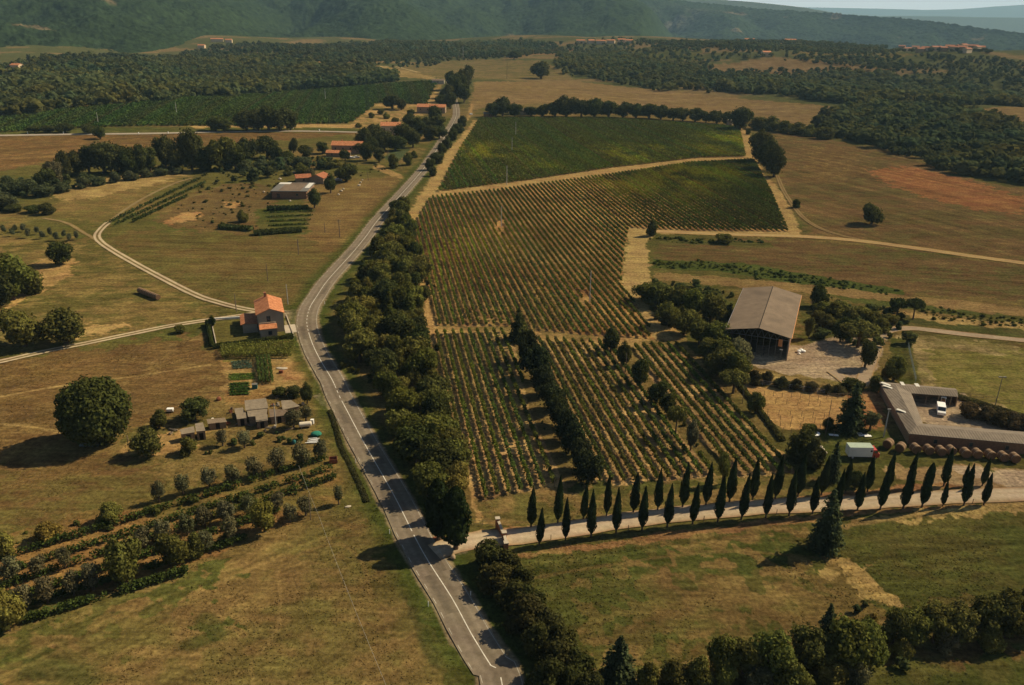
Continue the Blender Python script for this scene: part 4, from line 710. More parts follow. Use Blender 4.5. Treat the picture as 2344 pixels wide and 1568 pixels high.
def vine_rows(px, sp, dens, size, ht, wd, col, label, group, clump=1.1, posts=False, gap=.10, bare=()):
    poly = wp(px); rows = clip_rows(poly, sp)
    for i, (u, segs) in enumerate(rows):
        Cs = []
        for a, b in segs:
            n = int((b-a)*dens*1.8); t = rng.uniform(a, b, n); xy = ROWP*u+np.outer(t, ROWD)
            lu = np.zeros(n, bool)
            for bp in LUSH: lu |= pip(xy[:, 0]+4*(vn(xy[:, 0]*.1, xy[:, 1]*.1, 3)-.5), xy[:, 1], bp)
            vig = fbm(xy[:, 0]*.03, xy[:, 1]*.03, 55, 3); cl = .25+.75*vn(t*clump/1.0, np.full(n, u*3.3), 9)
            k = ((cl > gap-1.5*(vig-.44)) & (rng.random(n) < .56)) | (lu & (rng.random(n) < .6))
            for bp in bare: k &= ~pip(xy[:, 0]+5*(vn(xy[:, 0]*.3, xy[:, 1]*.15, 12)-.5), xy[:, 1]+16*(vn(xy[:, 0]*.25, xy[:, 1]*.1, 14)-.5), bp)
            t = t[k]; xy = xy[k]; m = len(t); lu = lu[k]; 
            if not m: continue
            side = rng.normal(0, wd*.42, m)*np.where(lu, 1.05, 1); hh = ht*(.35+.65*rng.uniform(0, 1, m)**.8)*(.8+.35*vn(t*.7, np.full(m, u), 4))
            xy = xy+ROWP*side[:, None]; Cs.append(np.concatenate([xy, (hgt(xy[:, 0], xy[:, 1])+hh)[:, None]], 1))
        if not Cs: continue
        q = np.concatenate(Cs); org = np.array([*(ROWP*u+ROWD*segs[0][0]), 0.]); org[2] = float(hgt(org[0], org[1]))
        nr = unit(len(q))+np.array([0, 0, .5]); nr /= np.linalg.norm(nr, axis=1)[:, None]
        tint = vtint(q[:, 0], q[:, 1])
        V, Q = leafquads(q-org, size*rng.uniform(.6, 1.3, len(q)), nr)
        me = npmesh('vine_leaves', V, Q, M['vine'], False, np.repeat(tint, 4, 0)); lb = label.format(n=ordn(i+1)); yl = float(vn(np.array([u*.05]), np.array([1.0]), 8)[0]); c = [x*(.85+.3*random.random()) for x in col]
        if posts:
            e = empty('vine_row', org, 0, lb, 'vine row', group); link('foliage', me, e, c)
            for a, b in segs:
                for t in (a-.3, b+.3):
                    q2 = ROWP*u+ROWD*t-org[:2]; mb = MB(); mb.tube([(q2[0], q2[1], -.05), (q2[0], q2[1], 1.7)], .05, 5); mb.build('end_post', M['wood'], e)
        else:
            o = link('vine_row', me, None, c); o.location = org; tag(o, lb, 'vine row', group)
VC = (.092, .112, .023)
vine_rows(A_, 2.4, 28, .27, 1.5, .44, VC, 'green vine row, {n} from the left edge of the big striped vineyard', 'rows of the big striped vineyard', bare=BARE)
vine_rows(B_, 2.6, 15, .40, 1.7, 1.15, (.086, .108, .022), 'leafy vine row, {n} from the left edge of the dense upper vineyard', 'rows of the dense upper vineyard', gap=.05)
vine_rows(C_, 2.5, 56, .22, 1.6, .50, (.096, .115, .024), 'vine row, {n} from the left in the lower plot beside the tree belt', 'rows of the lower plot beside the belt', posts=True)
vine_rows(D_, 2.5, 56, .22, 1.6, .50, (.096, .115, .024), 'vine row, {n} from the left in the lower plot between two tree lines', 'rows of the lower plot between two tree lines', posts=True)
vine_rows(E_, 2.5, 56, .22, 1.6, .50, (.096, .115, .024), 'vine row, {n} from the left in the lower plot nearest the barn', 'rows of the lower plot nearest the barn', posts=True)
vine_rows(L_, 4.4, 9, .70, 1.9, 2.3, (.056, .084, .019), 'vine row, {n} from the left in the far left vineyard', 'rows of the far left vineyard', gap=.0)
# kitchen garden rows and the small vine trellises among the olives
def line_plants(name, a, b, n, size, ht, wd, col, label, cat, group=None, gap=.2):
    a = np.array(a); b = np.array(b); t = rng.uniform(0, 1, n); xy = a[:2]+np.outer(t, (b-a)[:2]); L_n = np.linalg.norm((b-a)[:2]); k = vn(t*L_n*1.1, t*0+a[0], 3) > gap; xy = xy[k]; m = len(xy)
    q = np.concatenate([xy+rng.normal(0, wd*.42, (m, 2)), (ht*rng.uniform(.25, 1, m)+.02)[:, None]], 1)-np.array([a[0], a[1], 0]); nr = unit(m)+np.array([0, 0, .5]); nr /= np.linalg.norm(nr, axis=1)[:, None]
    V, Q = leafquads(q, size*rng.uniform(.6, 1.3, m), nr); o = link(name, npmesh(name, V, Q, M['leaf']), None, col); o.location = (a[0], a[1], float(hgt(a[0], a[1]))); return tag(o, label, cat, group)
for i, (a, b) in enumerate([((0,1285),(745,1052)), ((0,1320),(760,1075)), ((0,1350),(770,1095)), ((30,1378),(640,1172)), ((20,1405),(560,1238)), ((60,1425),(430,1312))]):
    line_plants('vine_row', at(*a), at(*b), 4200, .20, 1.6, .75, (.060, .084, .020), f"trellised vine row, {ordn(i+1)} from the top between the olive rows", 'vine row', 'trellised vine rows between the olives', .3)
for i, (a, b) in enumerate([((245,515),(455,412)), ((262,518),(470,420)), ((300,512),(430,450))]):
    line_plants('vine_row', at(*a), at(*b), 900, .40, 1.6, 1.0, (.05, .07, .02), f"short garden vine row, {ordn(i+1)} from the gravel track bend", 'vine row', 'garden vine rows beside the track bend', .25)
g4 = zq(440, 700)
for i in range(4):
    a = at(*g4(815+i*38, 790)); b = at(*g4(840+i*42, 1040)); line_plants('bean_row', a, b, 1100, .17, 1.6, .45, (.085, .12, .03), f"climbing bean row, {ordn(i+1)} from the left in the kitchen garden", 'crop row', 'bean rows of the kitchen garden', 0)
for i in range(6):
    line_plants('maize_row', at(*g4(460, 700+i*17)), at(*g4(1190-i*6, 655+i*24)), 1500, .17, 2.0, .7, (.17, .18, .04), f"maize row, {ordn(i+1)} from the house hedge in the kitchen garden", 'crop row', 'maize rows of the kitchen garden', 0)
for i in range(5):
    line_plants('cabbage_row', at(*g4(555+i*3, 830+i*15)), at(*g4(745+i*4, 815+i*16)), 200, .17, .4, .4, (.10, .15, .10), f"blue green cabbage row, {ordn(i+1)} from the top of its bed", 'crop row', 'cabbage rows of the kitchen garden', 0)
for i in range(4):
    line_plants('lettuce_row', at(*g4(535, 950+i*17)), at(*g4(785, 940+i*17)), 420, .14, .25, .5, (.11, .17, .03), f"bright green lettuce row, {ordn(i+1)} from the top of its bed", 'crop row', 'lettuce rows of the kitchen garden', 0)
for i in range(5):
    line_plants('vegetable_row', at(*g4(540, 1050+i*26)), at(*g4(730, 1040+i*26)), 380, .16, .5, .45, (.065, .13, .026), f"dark green vegetable row, {ordn(i+1)} from the top of the lowest bed", 'crop row', 'vegetable rows of the lowest bed', 0)
for i in range(5):
    line_plants('vegetable_row', at(605+i*3, 488+i*10), at(718-i*4, 484+i*10), 260, .34, .8, .8, (.06, .085, .02), f"green vegetable row, {ordn(i+1)} below the brick farm building", 'crop row', 'vegetable rows below the brick farm building', 0)
# hedges round the house lawn (each clipped hedge is one plant mass)
def hedge(a, b, ht, wd, col, label, n=2600, size=.16, grp=None, rag=0.):
    a = at(*a); b = at(*b); t = rng.uniform(0, 1, n); xy = a[:2]+np.outer(t, (b-a)[:2]); m = n
    d = (b-a)[:2]; d = d/np.linalg.norm(d); nn = np.array([d[1], -d[0]]); th_ = rng.uniform(0, math.pi, m); rr = 1+rng.normal(0, .06, m)+.25*(fbm(t*40, t*0, 6, 2)-.5)
    xy = xy+nn*(np.cos(th_)*wd/2*rr)[:, None]; z = np.sin(th_)**.5*ht*rr; Lm = float(np.linalg.norm((b-a)[:2])); rg = fbm(t*Lm*.09, t*0+ht, 6, 3); z = z*(1-rag+rag*2*rg); xy = xy+nn*((fbm(t*Lm*.05, t*0+7, 16, 2)-.5)*wd*1.6*rag)[:, None]; q = np.concatenate([xy, z[:, None]], 1)-np.array([a[0], a[1], 0])
    nr = np.concatenate([nn*np.cos(th_)[:, None], np.sin(th_)[:, None]], 1)+rng.normal(0, .5, (m, 3)); nr /= np.linalg.norm(nr, axis=1)[:, None]; V, Q = leafquads(q, size*rng.uniform(.6, 1.3, m), nr)
    e = (b-a)[:2]; hc = ht*(.8-.55*rag); c4 = [(*(nn*s1*wd*(.38-.2*rag)), z0) for s1, z0 in ((-1, 0), (1, 0), (1, hc), (-1, hc))]; CV = np.array(c4+[(x+e[0], y+e[1], z) for x, y, z in c4]); k = len(V)
    V = np.concatenate([V, CV]); Q = np.concatenate([Q, np.array([(0, 1, 5, 4), (1, 2, 6, 5), (2, 3, 7, 6), (3, 0, 4, 7), (0, 3, 2, 1), (4, 5, 6, 7)])+k])
    o = link('hedge', npmesh('hedge', V, Q, M['leaf']), None, col); o.location = (a[0], a[1], float(hgt(a[0], a[1]))); return tag(o, label, 'hedge', grp)
hedge((475,742), (485,795), 1.5, 1.3, (.045, .058, .015), 'clipped hedge along the left side of the house lawn')
hedge((487,798), (672,775), 1.4, 1.3, (.052, .062, .016), 'long clipped hedge between the house and the kitchen garden', 5200)
hedge((505,523), (575,528), 1.8, 4, (.06, .075, .022), 'low bramble hedge left of the vegetable rows', 1200, .4)
hedge((582,538), (690,530), 1.8, 4, (.05, .06, .02), 'dark bramble hedge below the vegetable rows', 1600, .4)
hedge((612,482), (705,480), 2.0, 3, (.035, .05, .016), 'dark hedge directly below the brick farm building', 1500, .4)
hedge((750,942), (840,1150), .28, 1.1, (.060, .060, .022), 'dark weedy strip in the ditch left of the road', 3800, .16, rag=1.)
hedge((1620,788), (1790,1010), .8, 1.6, (.07, .07, .022), 'weedy margin along the lowest vine row by the staked plot', 3000, .22)
hedge((2150,898), (2350,960), .9, 2.2, (.09, .085, .03), 'rough grass margin between sports field and stable yard', 2600, .25)
# ------------------------------------------------------------------ woods and scrub seen as one mass
def small_crown(k, nl, sz):
    g = np.random.default_rng(400+k); L = np.array(lob_broad(500+k, 7, .0, 1.0, .26, .2, .3)); iv, iq = ico()
    pick = g.integers(0, len(L), nl); d = unit(nl, g); d[:, 2] = np.abs(d[:, 2])*1.0-.25; q = L[pick, :3]+d*L[pick, 3:4]; nr = d+unit(nl, g)*.5; nr /= np.linalg.norm(nr, axis=1)[:, None]
    v, qd = leafquads(q, sz*g.uniform(.6, 1.3, nl), nr); cv = [l[:3]+iv*l[3]*.85 for l in L[:5]]; ct = [iq[:, :3]+12*i for i in range(5)]
    return v, qd, np.concatenate(cv), np.concatenate(ct)
FIELDS = [wp(P[0]) for P in PATCH if id(P) not in FARM and P[1] in (BEI, STRAW) and max(q[1] for q in P[0]) < 320]
def woods(name, polys, sp, hr, label, tint, seed=1, dens=1.0, avoid=False, cat='woodland', nl=70, sz=.12, wr=(.8, 1.15)):
    g = np.random.default_rng(seed); PP = []; protos = [small_crown(i, nl, sz) for i in range(4)]
    for px in polys:
        P = wp(px); lo, hi = P.min(0), P.max(0); xs, ys = np.meshgrid(np.arange(lo[0], hi[0], sp), np.arange(lo[1], hi[1], sp)); q = np.stack([xs.ravel(), ys.ravel()], 1); q += g.uniform(-.5, .5, q.shape)*sp*.95
        jj = sp*2.2; q = q[pip(q[:, 0]+jj*(vn(q[:, 0]/(sp*4), q[:, 1]/(sp*4), seed)-.5)*2, q[:, 1]+jj*(vn(q[:, 0]/(sp*4), q[:, 1]/(sp*4), seed+9)-.5)*2, P)]; PP.append(q[(g.random(len(q)) < dens) & (fbm(q[:, 0]*.02, q[:, 1]*.02, seed+3, 3) > (.5-.5*dens if dens < 1 else -1))])
    q = np.concatenate(PP)
    if avoid:
        for Fp in FIELDS: q = q[~pip(q[:, 0], q[:, 1], Fp)]
    QV = []; QQ = []; TV = []; TT = []; QC = []; TC = []; nq = nt_ = 0; which = g.integers(0, 4, len(q)); gz = hgt(q[:, 0], q[:, 1])-.2
    for k in range(4):
        m = which == k; c = q[m]; n = len(c); 
        if not n: continue
        v, qd, cv, ct = protos[k]; h = (hr[0]+(hr[1]-hr[0])*g.random(n)**1.6)*(.7+.7*fbm(c[:, 0]*.03, c[:, 1]*.03, 8, 2)); w_ = h*g.uniform(*wr, n); an = g.uniform(0, 6.28, n); ca, sa = np.cos(an)*w_, np.sin(an)*w_
        b = g.uniform(.85, 1.15, n); b = b*(.72+.56*fbm(c[:, 0]*.012, c[:, 1]*.012, seed+30, 3)); hue = g.uniform(-.12, .14, n)+.5*(fbm(c[:, 0]*.02, c[:, 1]*.02, seed+40, 2)-.5); col = np.stack([tint[0]*b*(1+hue), tint[1]*b, tint[2]*b*(1-hue)], 1)
        for src, f, VV, FF, CC, isq in ((v, qd, QV, QQ, QC, 1), (cv, ct, TV, TT, TC, 0)):
            X = src[None, :, 0]*ca[:, None]-src[None, :, 1]*sa[:, None]+c[:, :1]; Y = src[None, :, 0]*sa[:, None]+src[None, :, 1]*ca[:, None]+c[:, 1:2]; Z = src[None, :, 2]*h[:, None]+gz[m][:, None]
            VV.append(np.stack([X, Y, Z], -1).reshape(-1, 3)); off = (nq if isq else nt_)+np.arange(n)*len(src); FF.append((f[None]+off[:, None, None]).reshape(-1, f.shape[1])); CC.append(np.repeat(col, len(src), 0))
        nq += n*len(v); nt_ += n*len(cv)
    QV, QQ, QC, TV, TT, TC = [np.concatenate(z) for z in (QV, QQ, QC, TV, TT, TC)]
    V = np.concatenate([QV, TV]); TT = TT+len(QV); C = np.concatenate([QC, TC]); print('woods', label, len(q))
    me = bpy.data.meshes.new(name); me.vertices.add(len(V)); me.vertices.foreach_set('co', V.astype(np.float32).ravel()); li = np.concatenate([QQ.ravel(), TT.ravel()]).astype(np.int32)
    me.loops.add(len(li)); me.loops.foreach_set('vertex_index', li); me.polygons.add(len(QQ)+len(TT)); me.polygons.foreach_set('loop_start', np.concatenate([np.arange(len(QQ))*4, len(QQ)*4+np.arange(len(TT))*3]).astype(np.int32))
    a = me.color_attributes.new('Col', 'FLOAT_COLOR', 'POINT'); a.data.foreach_set('color', np.concatenate([C, np.ones((len(V), 1))], 1).astype(np.float32).ravel())
    me.update(calc_edges=True); me.materials.append(M['wood_mass']); return tag(link(name, me), label, cat, kind='stuff')
def woodmat():
    m, nt, out = newmat('wood_mass'); L = nt.links.new; a = N(nt, 'ShaderNodeAttribute', attribute_name='Col'); ge = N(nt, 'ShaderNodeNewGeometry'); mr = N(nt, 'ShaderNodeMapRange'); mr.inputs['To Min'].default_value = .85; mr.inputs['To Max'].default_value = 1.15
    L(ge.outputs['Random Per Island'], mr.inputs[0]); d = N(nt, 'ShaderNodeBsdfDiffuse'); tr_ = N(nt, 'ShaderNodeBsdfTranslucent'); c_ = mixc(nt, 1.0, a.outputs['Color'], mr.outputs[0], 'MULTIPLY'); L(c_, d.inputs[0]); L(c_, tr_.inputs[0]); mx = N(nt, 'ShaderNodeMixShader'); mx.inputs[0].default_value = .4; L(d.outputs[0], mx.inputs[1]); L(tr_.outputs[0], mx.inputs[2]); L(mx.outputs[0], out.inputs[0]); return m
M['wood_mass'] = woodmat()
WT = (.084, .098, .037)
woods('forest', [[(-80,268),(-80,175),(0,172),(150,160),(400,142),(560,136),(700,150),(850,165),(905,186),(640,212),(300,242),(0,270)]], 6.6, (5, 13), 'broad dark wood behind the far left vineyard', WT, 1, wr=(1.1, 1.6))
woods('forest', [[(1885,312),(1892,268),(1950,246),(2120,248),(2220,262),(2300,300),(2420,310),(2420,440),(2343,430),(2200,400),(2060,352),(1985,332)]], 5.6, (5, 12), 'dark wood along the top of the brown hillside field', (.074, .082, .031), 2, wr=(1.1, 1.6))
woods('forest', [[(1640,208),(1690,185),(1900,168),(2000,172),(2150,200),(2420,225),(2420,250),(2150,246),(1950,243),(1800,222)]], 6.8, (5, 12), 'dark wood between the two pale fields on the right', (.084, .096, .038), 3, wr=(1.1, 1.6))
woods('forest', [[(1275,150),(1310,122),(1400,112),(1480,140),(1600,150),(1590,175),(1660,195),(1640,212),(1480,203),(1400,195),(1310,172)]], 8.5, (5, 9), 'mixed wood above the beige field', (.092, .104, .041), 4, .75, wr=(1.1, 1.6))
woods('forest', [[(700,140),(900,98),(1150,95),(1290,100),(1180,128),(960,138),(850,142),(760,150)]], 11, (6, 10), 'wood at the foot of the mountain', (.080, .096, .039), 5, .8, wr=(1.1, 1.6))
woods('scrub', [[(1480,112),(1700,86),(1960,92),(2030,112),(1980,116),(1800,120),(1620,116)], [(1800,134),(1900,130),(2060,136),(2100,148),(2000,146),(1880,140)], [(2000,160),(2200,150),(2420,165),(2420,225),(2150,195),(2040,172)], [(2040,132),(2200,132),(2420,150),(2420,165),(2200,150),(2080,136)]], 11, (4, 8), 'scattered trees and scrub over the right hand plateau', (.062, .074, .031), 6, .75, wr=(1.1, 1.6))
woods('scrub', [[(300,135),(520,105),(720,108),(900,98),(700,142),(560,132),(400,140)], [(-80,172),(0,150),(300,130),(400,140),(150,160)]], 13, (5, 9), 'scattered trees below the mountain on the left', (.062, .074, .031), 7, .65, wr=(1.1, 1.6))
woods('scrub', [[(1500,650),(1640,655),(1690,700),(1640,830),(1590,800),(1530,745)], [(1860,690),(2030,705),(2030,770),(1880,770)]], 4.0, (1.2, 2.6), 'low brambles and bushes around the big barn', (.070, .074, .024), 8, .7)
woods('scrub', [[(-100,1280),(350,1145),(770,1062),(790,1120),(620,1200),(300,1322),(-100,1450)], [(330,1010),(560,1000),(720,985),(700,1010),(400,1060)]], 3.0, (.4, 1.7), 'weeds and bushes between the olive rows and sheds', (.066, .076, .022), 17, .6, wr=(1.0, 1.7))
woods('scrub', [[(1850,685),(2040,705),(2050,775),(1950,790),(1860,770)], [(1470,650),(1640,650),(1680,680),(1650,760),(1560,740)]], 4.2, (1.8, 4.5), 'tall scrub on both sides of the big barn', (.074, .082, .026), 18, .75, wr=(1.0, 1.5), nl=120, sz=.09)
woods('scrub', [[(-100,175),(0,155),(300,131),(600,105),(900,98),(1010,98),(1010,150),(850,165),(560,138),(300,150)], [(1290,105),(1500,92),(1800,90),(2020,104),(2030,170),(1800,180),(1640,200),(1300,165)]], 12, (4, 9), 'trees and thickets scattered over the far slopes', (.084, .098, .039), 19, .42, True, wr=(1.1, 1.7))
woods('scrub', [[(100,425),(430,384),(560,394),(740,392),(740,362),(560,374),(430,362),(110,402)], [(-100,470),(100,440),(200,425),(100,410),(-100,420)]], 5.5, (2, 5), 'undergrowth of the tree line below the brown field', (.062, .074, .028), 20, .85, wr=(1.1, 1.6))
woods('scrub', [[(400,480),(560,420),(640,420),(610,470),(600,530),(500,528)], [(440,395),(700,395),(620,420),(470,440)], [(740,420),(860,400),(900,380),(800,372),(740,395)]], 5, (.5, 1.8), 'low weeds on the rough ground around the farm building', (.072, .078, .026), 21, .5, wr=(1.2, 2.2))
woods('scrub', [[(1490,594),(1700,603),(1900,640),(2065,664),(2060,675),(1860,656),(1660,620),(1490,612)], [(2105,702),(2420,735),(2420,765),(2240,747),(2100,724)], [(1490,536),(1620,546),(1760,552),(1760,560),(1600,555),(1490,548)]], 1.9, (.35, 1.2), 'brambles on the terrace banks right of the vineyard', (.066, .084, .022), 14, .9, wr=(1.4, 2.4))
woods('scrub', [[(1560,178),(1750,162),(1900,158),(2000,168),(1900,178),(1650,192)], [(1780,136),(1960,140),(2110,150),(2100,160),(1950,152),(1800,146)], [(1290,170),(1450,150),(1640,150),(1660,190),(1500,200)], [(1500,100),(1700,92),(1960,98),(2030,108),(1980,116),(1750,112),(1560,114)]], 10, (4, 8), 'lines of trees between the fields of the plateau', (.062, .074, .030), 15, .75, wr=(1.1, 1.6))
woods('scrub', [[(900,128),(1290,105),(1290,122),(1180,132),(960,142)], [(240,150),(700,118),(760,140),(560,134),(400,140)], [(700,330),(760,360),(760,390),(690,380)], [(560,400),(640,385),(690,395),(640,420),(560,425)]], 9, (3.5, 7), 'scattered scrub around the far fields and the farm', (.066, .076, .028), 16, .6, wr=(1.1, 1.6))
woods('scrub', [[(1440,1545),(1700,1480),(1990,1440),(2343,1380),(2420,1400),(2420,1450),(2100,1500),(1700,1600),(1440,1600)]], 4.0, (1.0, 2.4), 'undergrowth between the bushy trees at the lower right', (.060, .062, .020), 9, .8)
woods('scrub', [[(905,480),(935,505),(960,620),(970,760),(1000,930),(1050,1100),(1060,1190),(1020,1200),(960,1090),(890,960),(812,800),(800,720),(850,620),(890,540)]], 3.8, (1.0, 2.6), 'undergrowth in the tree belt beside the road', (.062, .066, .018), 10, .75)
woods('scrub', [[(1190,790),(1225,800),(1260,880),(1300,990),(1350,1105),(1310,1105),(1260,990),(1210,870)], [(1400,790),(1440,830),(1530,940),(1600,1040),(1570,1040),(1490,930),(1410,830)]], 3.2, (.6, 1.8), 'weeds and shrubs under the tree lines in the lower vineyards', (.055, .060, .020), 12, .55)
# ------------------------------------------------------------------ dry grass tufts and weeds in the near meadows
def tufts():
    n = 110000; r = 62+rng.random(n)**.75*190; t = rng.uniform(-.62, .62, n); x, y = r*np.sin(t), r*np.cos(t); k = (fbm(x*.12, y*.12, 33, 4) > .47) & (pld(x, y, ROAD[::2]) > 4.4) & (pld(x, y, DRIVE[::2]) > 3.2) & (pld(x, y, TRACK2[::2]) > 1.6) & (pld(x, y, TRACK1[::2]) > 1.6)
    for P in (C_, D_, E_): k &= ~pip(x, y, wp(P))
    k &= ~pip(x, y, wp([(2060,765),(2420,800),(2420,1165),(2040,1110),(2000,985),(1700,960),(1690,790),(2000,745)])) & ~pip(x, y, wp([(640,705),(715,705),(690,775),(490,800),(475,740)]))
    x, y = x[k], y[k]; m = len(x); hh = rng.uniform(.05, .15, m)*(.6+1.1*fbm(x*.05, y*.05, 71, 2)); q = np.stack([x, y, hgt(x, y)+hh*.35], 1); nr = unit(m); nr[:, 2] = np.abs(nr[:, 2])+.9; nr /= np.linalg.norm(nr, axis=1)[:, None]
    V, Q = leafquads(q, hh*rng.uniform(.7, 1.3, m), nr); c = groundcol(x, y)*rng.uniform(.85, 1.5, (m, 1)); tag(link('grass', npmesh('grass', V, Q, M['wood_mass'], False, np.repeat(c, 4, 0))), 'dry grass tufts and weeds of the near meadows', 'grass', kind='stuff')
tufts()
# ------------------------------------------------------------------ mountains
def elev(px): d = ray(*px); return math.degrees(math.atan2(d[0], d[1])), d[2]/math.hypot(d[0], d[1])
def hills(name, foot, crest, R1, zf, label, dth, nr, amp, spur, colf, rcap=None):
    fa = np.array([elev(q) for q in foot]); ca = np.array([elev(q) for q in crest]); az = np.arange(-47, 47, dth)
    fe = np.interp(az, fa[:, 0], fa[:, 1]); ce = np.interp(az, ca[:, 0], ca[:, 1]); R1 = np.interp(az, *R1) if isinstance(R1, tuple) else np.full(az.shape, R1)
    z0 = np.interp(az, *zf) if isinstance(zf, tuple) else np.full(az.shape, zf)
    R0 = np.minimum((z0-H)/np.minimum(fe, -.012), R1*.8); z1 = H+R1*ce
    t = np.concatenate([np.linspace(-.08, 1.0, nr), np.linspace(1.04, 1.7, 14)]); Tt, A = np.meshgrid(t, np.radians(az), indexing='ij'); R = R0+(R1-R0)*Tt
    X, Y = R*np.sin(A), R*np.cos(A); tt = np.clip(Tt, 0, 1); prof = tt**1.25; Z = z0+(z1-z0)*prof-np.clip(Tt-1, 0, 1)*250-np.clip(-Tt, 0, 1)*300
    wx = 60*fbm(X*.003, Y*.003, 3, 3); sp = .25+.75*(1-np.abs(2*vn((X+wx)*spur[0]+.25*Y*spur[0], (Y+wx)*spur[0]*.4, spur[2])-1)**1.8)*.6+.4*vn((X+wx)*spur[0]*2.1, (Y+wx)*spur[0]*.8, spur[2]+3); sp2 = fbm(X*spur[0]*3.2, Y*spur[0]*2.4, spur[2]+5, 3)
    Z = Z+((sp-.75)*spur[1]+(sp2-.5)*spur[1]*.45)*np.sin(np.pi*np.clip(tt, 0, 1))**.7
    Z = Z+(vn(X*.085, Y*.085, 61)*.65+vn(X*.19, Y*.19, 63)*.5-.55)*amp*np.clip(Tt*8+.3, 0, 1)
    C = colf(X.ravel(), Y.ravel(), Tt.ravel(), np.degrees(A).ravel()); me = npmesh(name, np.stack([X, Y, Z], -1).reshape(-1, 3), gridquads(*X.shape)[:, ::-1], M['hill'], False, C); return tag(link(name, me), label, 'hills', kind='structure')
def hillmat():
    m, nt, out = newmat('hill'); L = nt.links.new; a = N(nt, 'ShaderNodeAttribute', attribute_name='Col'); ge = N(nt, 'ShaderNodeNewGeometry'); n = N(nt, 'ShaderNodeTexNoise', Scale=.05, Detail=6.0, Roughness=.75); L(ge.outputs['Position'], n.inputs['Vector'])
    mr = N(nt, 'ShaderNodeMapRange'); mr.inputs['From Min'].default_value = .33; mr.inputs['From Max'].default_value = .67; mr.inputs['To Min'].default_value = .3; mr.inputs['To Max'].default_value = 1.7; L(n.outputs[0], mr.inputs[0])
    d = N(nt, 'ShaderNodeBsdfDiffuse'); L(mixc(nt, 1.0, a.outputs['Color'], mr.outputs[0], 'MULTIPLY'), d.inputs[0]); b = N(nt, 'ShaderNodeBump', Strength=1.0, Distance=6.0); L(n.outputs[0], b.inputs['Height']); L(b.outputs[0], d.inputs['Normal']); L(d.outputs[0], out.inputs[0]); return m
M['hill'] = hillmat()
def hcol(x, y, t, az):
    c = np.empty((len(x), 3)); c[:] = (.023, .038, .016); f = fbm(x*.02, y*.02, 7, 3); c *= (.75+.5*f)[:, None]
    m = sst(.775, .82, fbm(x*.004, y*.006, 21, 4)+.10*sst(.25, .0, t)); c += (np.array((.14, .105, .06))-c)*(m*.8)[:, None]
    for a0, t0, wa, wt in ((9.0, .72, 2.2, .10),):
        k = np.exp(-((az-a0)/wa)**2-((t-t0)/wt)**2)*sst(.40, .58, fbm(x*.012, y*.012, 41, 3)); c += (np.array((.17, .15, .12))-c)*(k*.7)[:, None]
    return c
FOOT = [(-700,190),(-200,170),(0,158),(300,132),(600,104),(900,97),(1172,95),(1500,88),(1700,86),(1800,86),(2000,96),(2343,130),(2800,150)]
CREST = [(-700,-70),(0,-66),(500,-60),(900,-50),(1250,-36),(1430,-18),(1556,2),(1640,10),(1718,19),(1820,25),(1911,31),(2000,37),(2064,41),(2165,53),(2233,62),(2343,76),(2800,110)]
hills('hills', FOOT, CREST, ([-47, -20, 0, 12, 20, 30, 47], [4200, 4200, 4600, 4800, 4600, 4300, 4200]), ([-47, 8, 14, 20, 47], [-10, -20, -90, -200, -220]), 'forested mountain rising behind the whole valley', .07, 300, 11, (.0017, 300, 12), hcol)
fcol = lambda x, y, t, az: np.tile((.05, .062, .035), (len(x), 1))
hills('hills', [(1300,60),(1700,60),(2343,95),(2800,120)], [(1300,-60),(1560,-12),(1640,-1),(1720,5),(1793,12),(1850,19),(1894,27),(1960,40),(2100,70),(2343,110)], 7500, -260, 'bluish second ridge behind the right end of the mountain', .2, 30, 4, (.0008, 90, 4), fcol)
hills('hills', [(1500,60),(2343,80),(2800,90)], [(1500,60),(1850,50),(1950,38),(2057,37),(2166,38),(2250,40),(2343,41),(2800,48)], 12000, -300, 'pale low ridge far across the plain', .2, 20, 3, (.0006, 60, 9), fcol)
hills('hills', [(1300,50),(2343,60),(2800,60)], [(1300,12),(1700,13),(1854,17),(2000,20),(2120,23),(2200,21),(2280,15),(2343,11),(2500,4),(2800,-4)], 24000, -320, 'palest farthest hills on the horizon', .25, 16, 2, (.0003, 60, 14), fcol)
for nm, r0, r1, z in (('plain', 5000, 26500, -330),):
    a = np.radians(np.arange(-50, 51, 5.)); rr = np.array([r0, r0*2, r1]); R2, T2 = np.meshgrid(rr, a, indexing='ij'); V = np.stack([R2*np.sin(T2), R2*np.cos(T2), np.full(R2.shape, z)], -1).reshape(-1, 3); me = npmesh(nm, V, gridquads(*R2.shape)[:, ::-1], M['hill'], False, np.tile((.09, .085, .05), (len(V), 1))); tag(link(nm, me), 'hazy plain stretching away beyond the hills', 'plain', kind='structure')
# ------------------------------------------------------------------ haze
mb = MB(); mb.box((0, 12750, (330-345)/2), (56000, 29500, 330+345))
hz, nt, out = newmat('haze'); pv = N(nt, 'ShaderNodeVolumePrincipled'); pv.inputs['Color'].default_value = (.46, .75, 1.0, 1); pv.inputs['Density'].default_value = .000055; pv.inputs['Anisotropy'].default_value = .1; nt.links.new(pv.outputs[0], out.inputs['Volume'])
tag(mb.build('haze', hz), 'thin summer haze filling the valley', 'haze', kind='stuff')
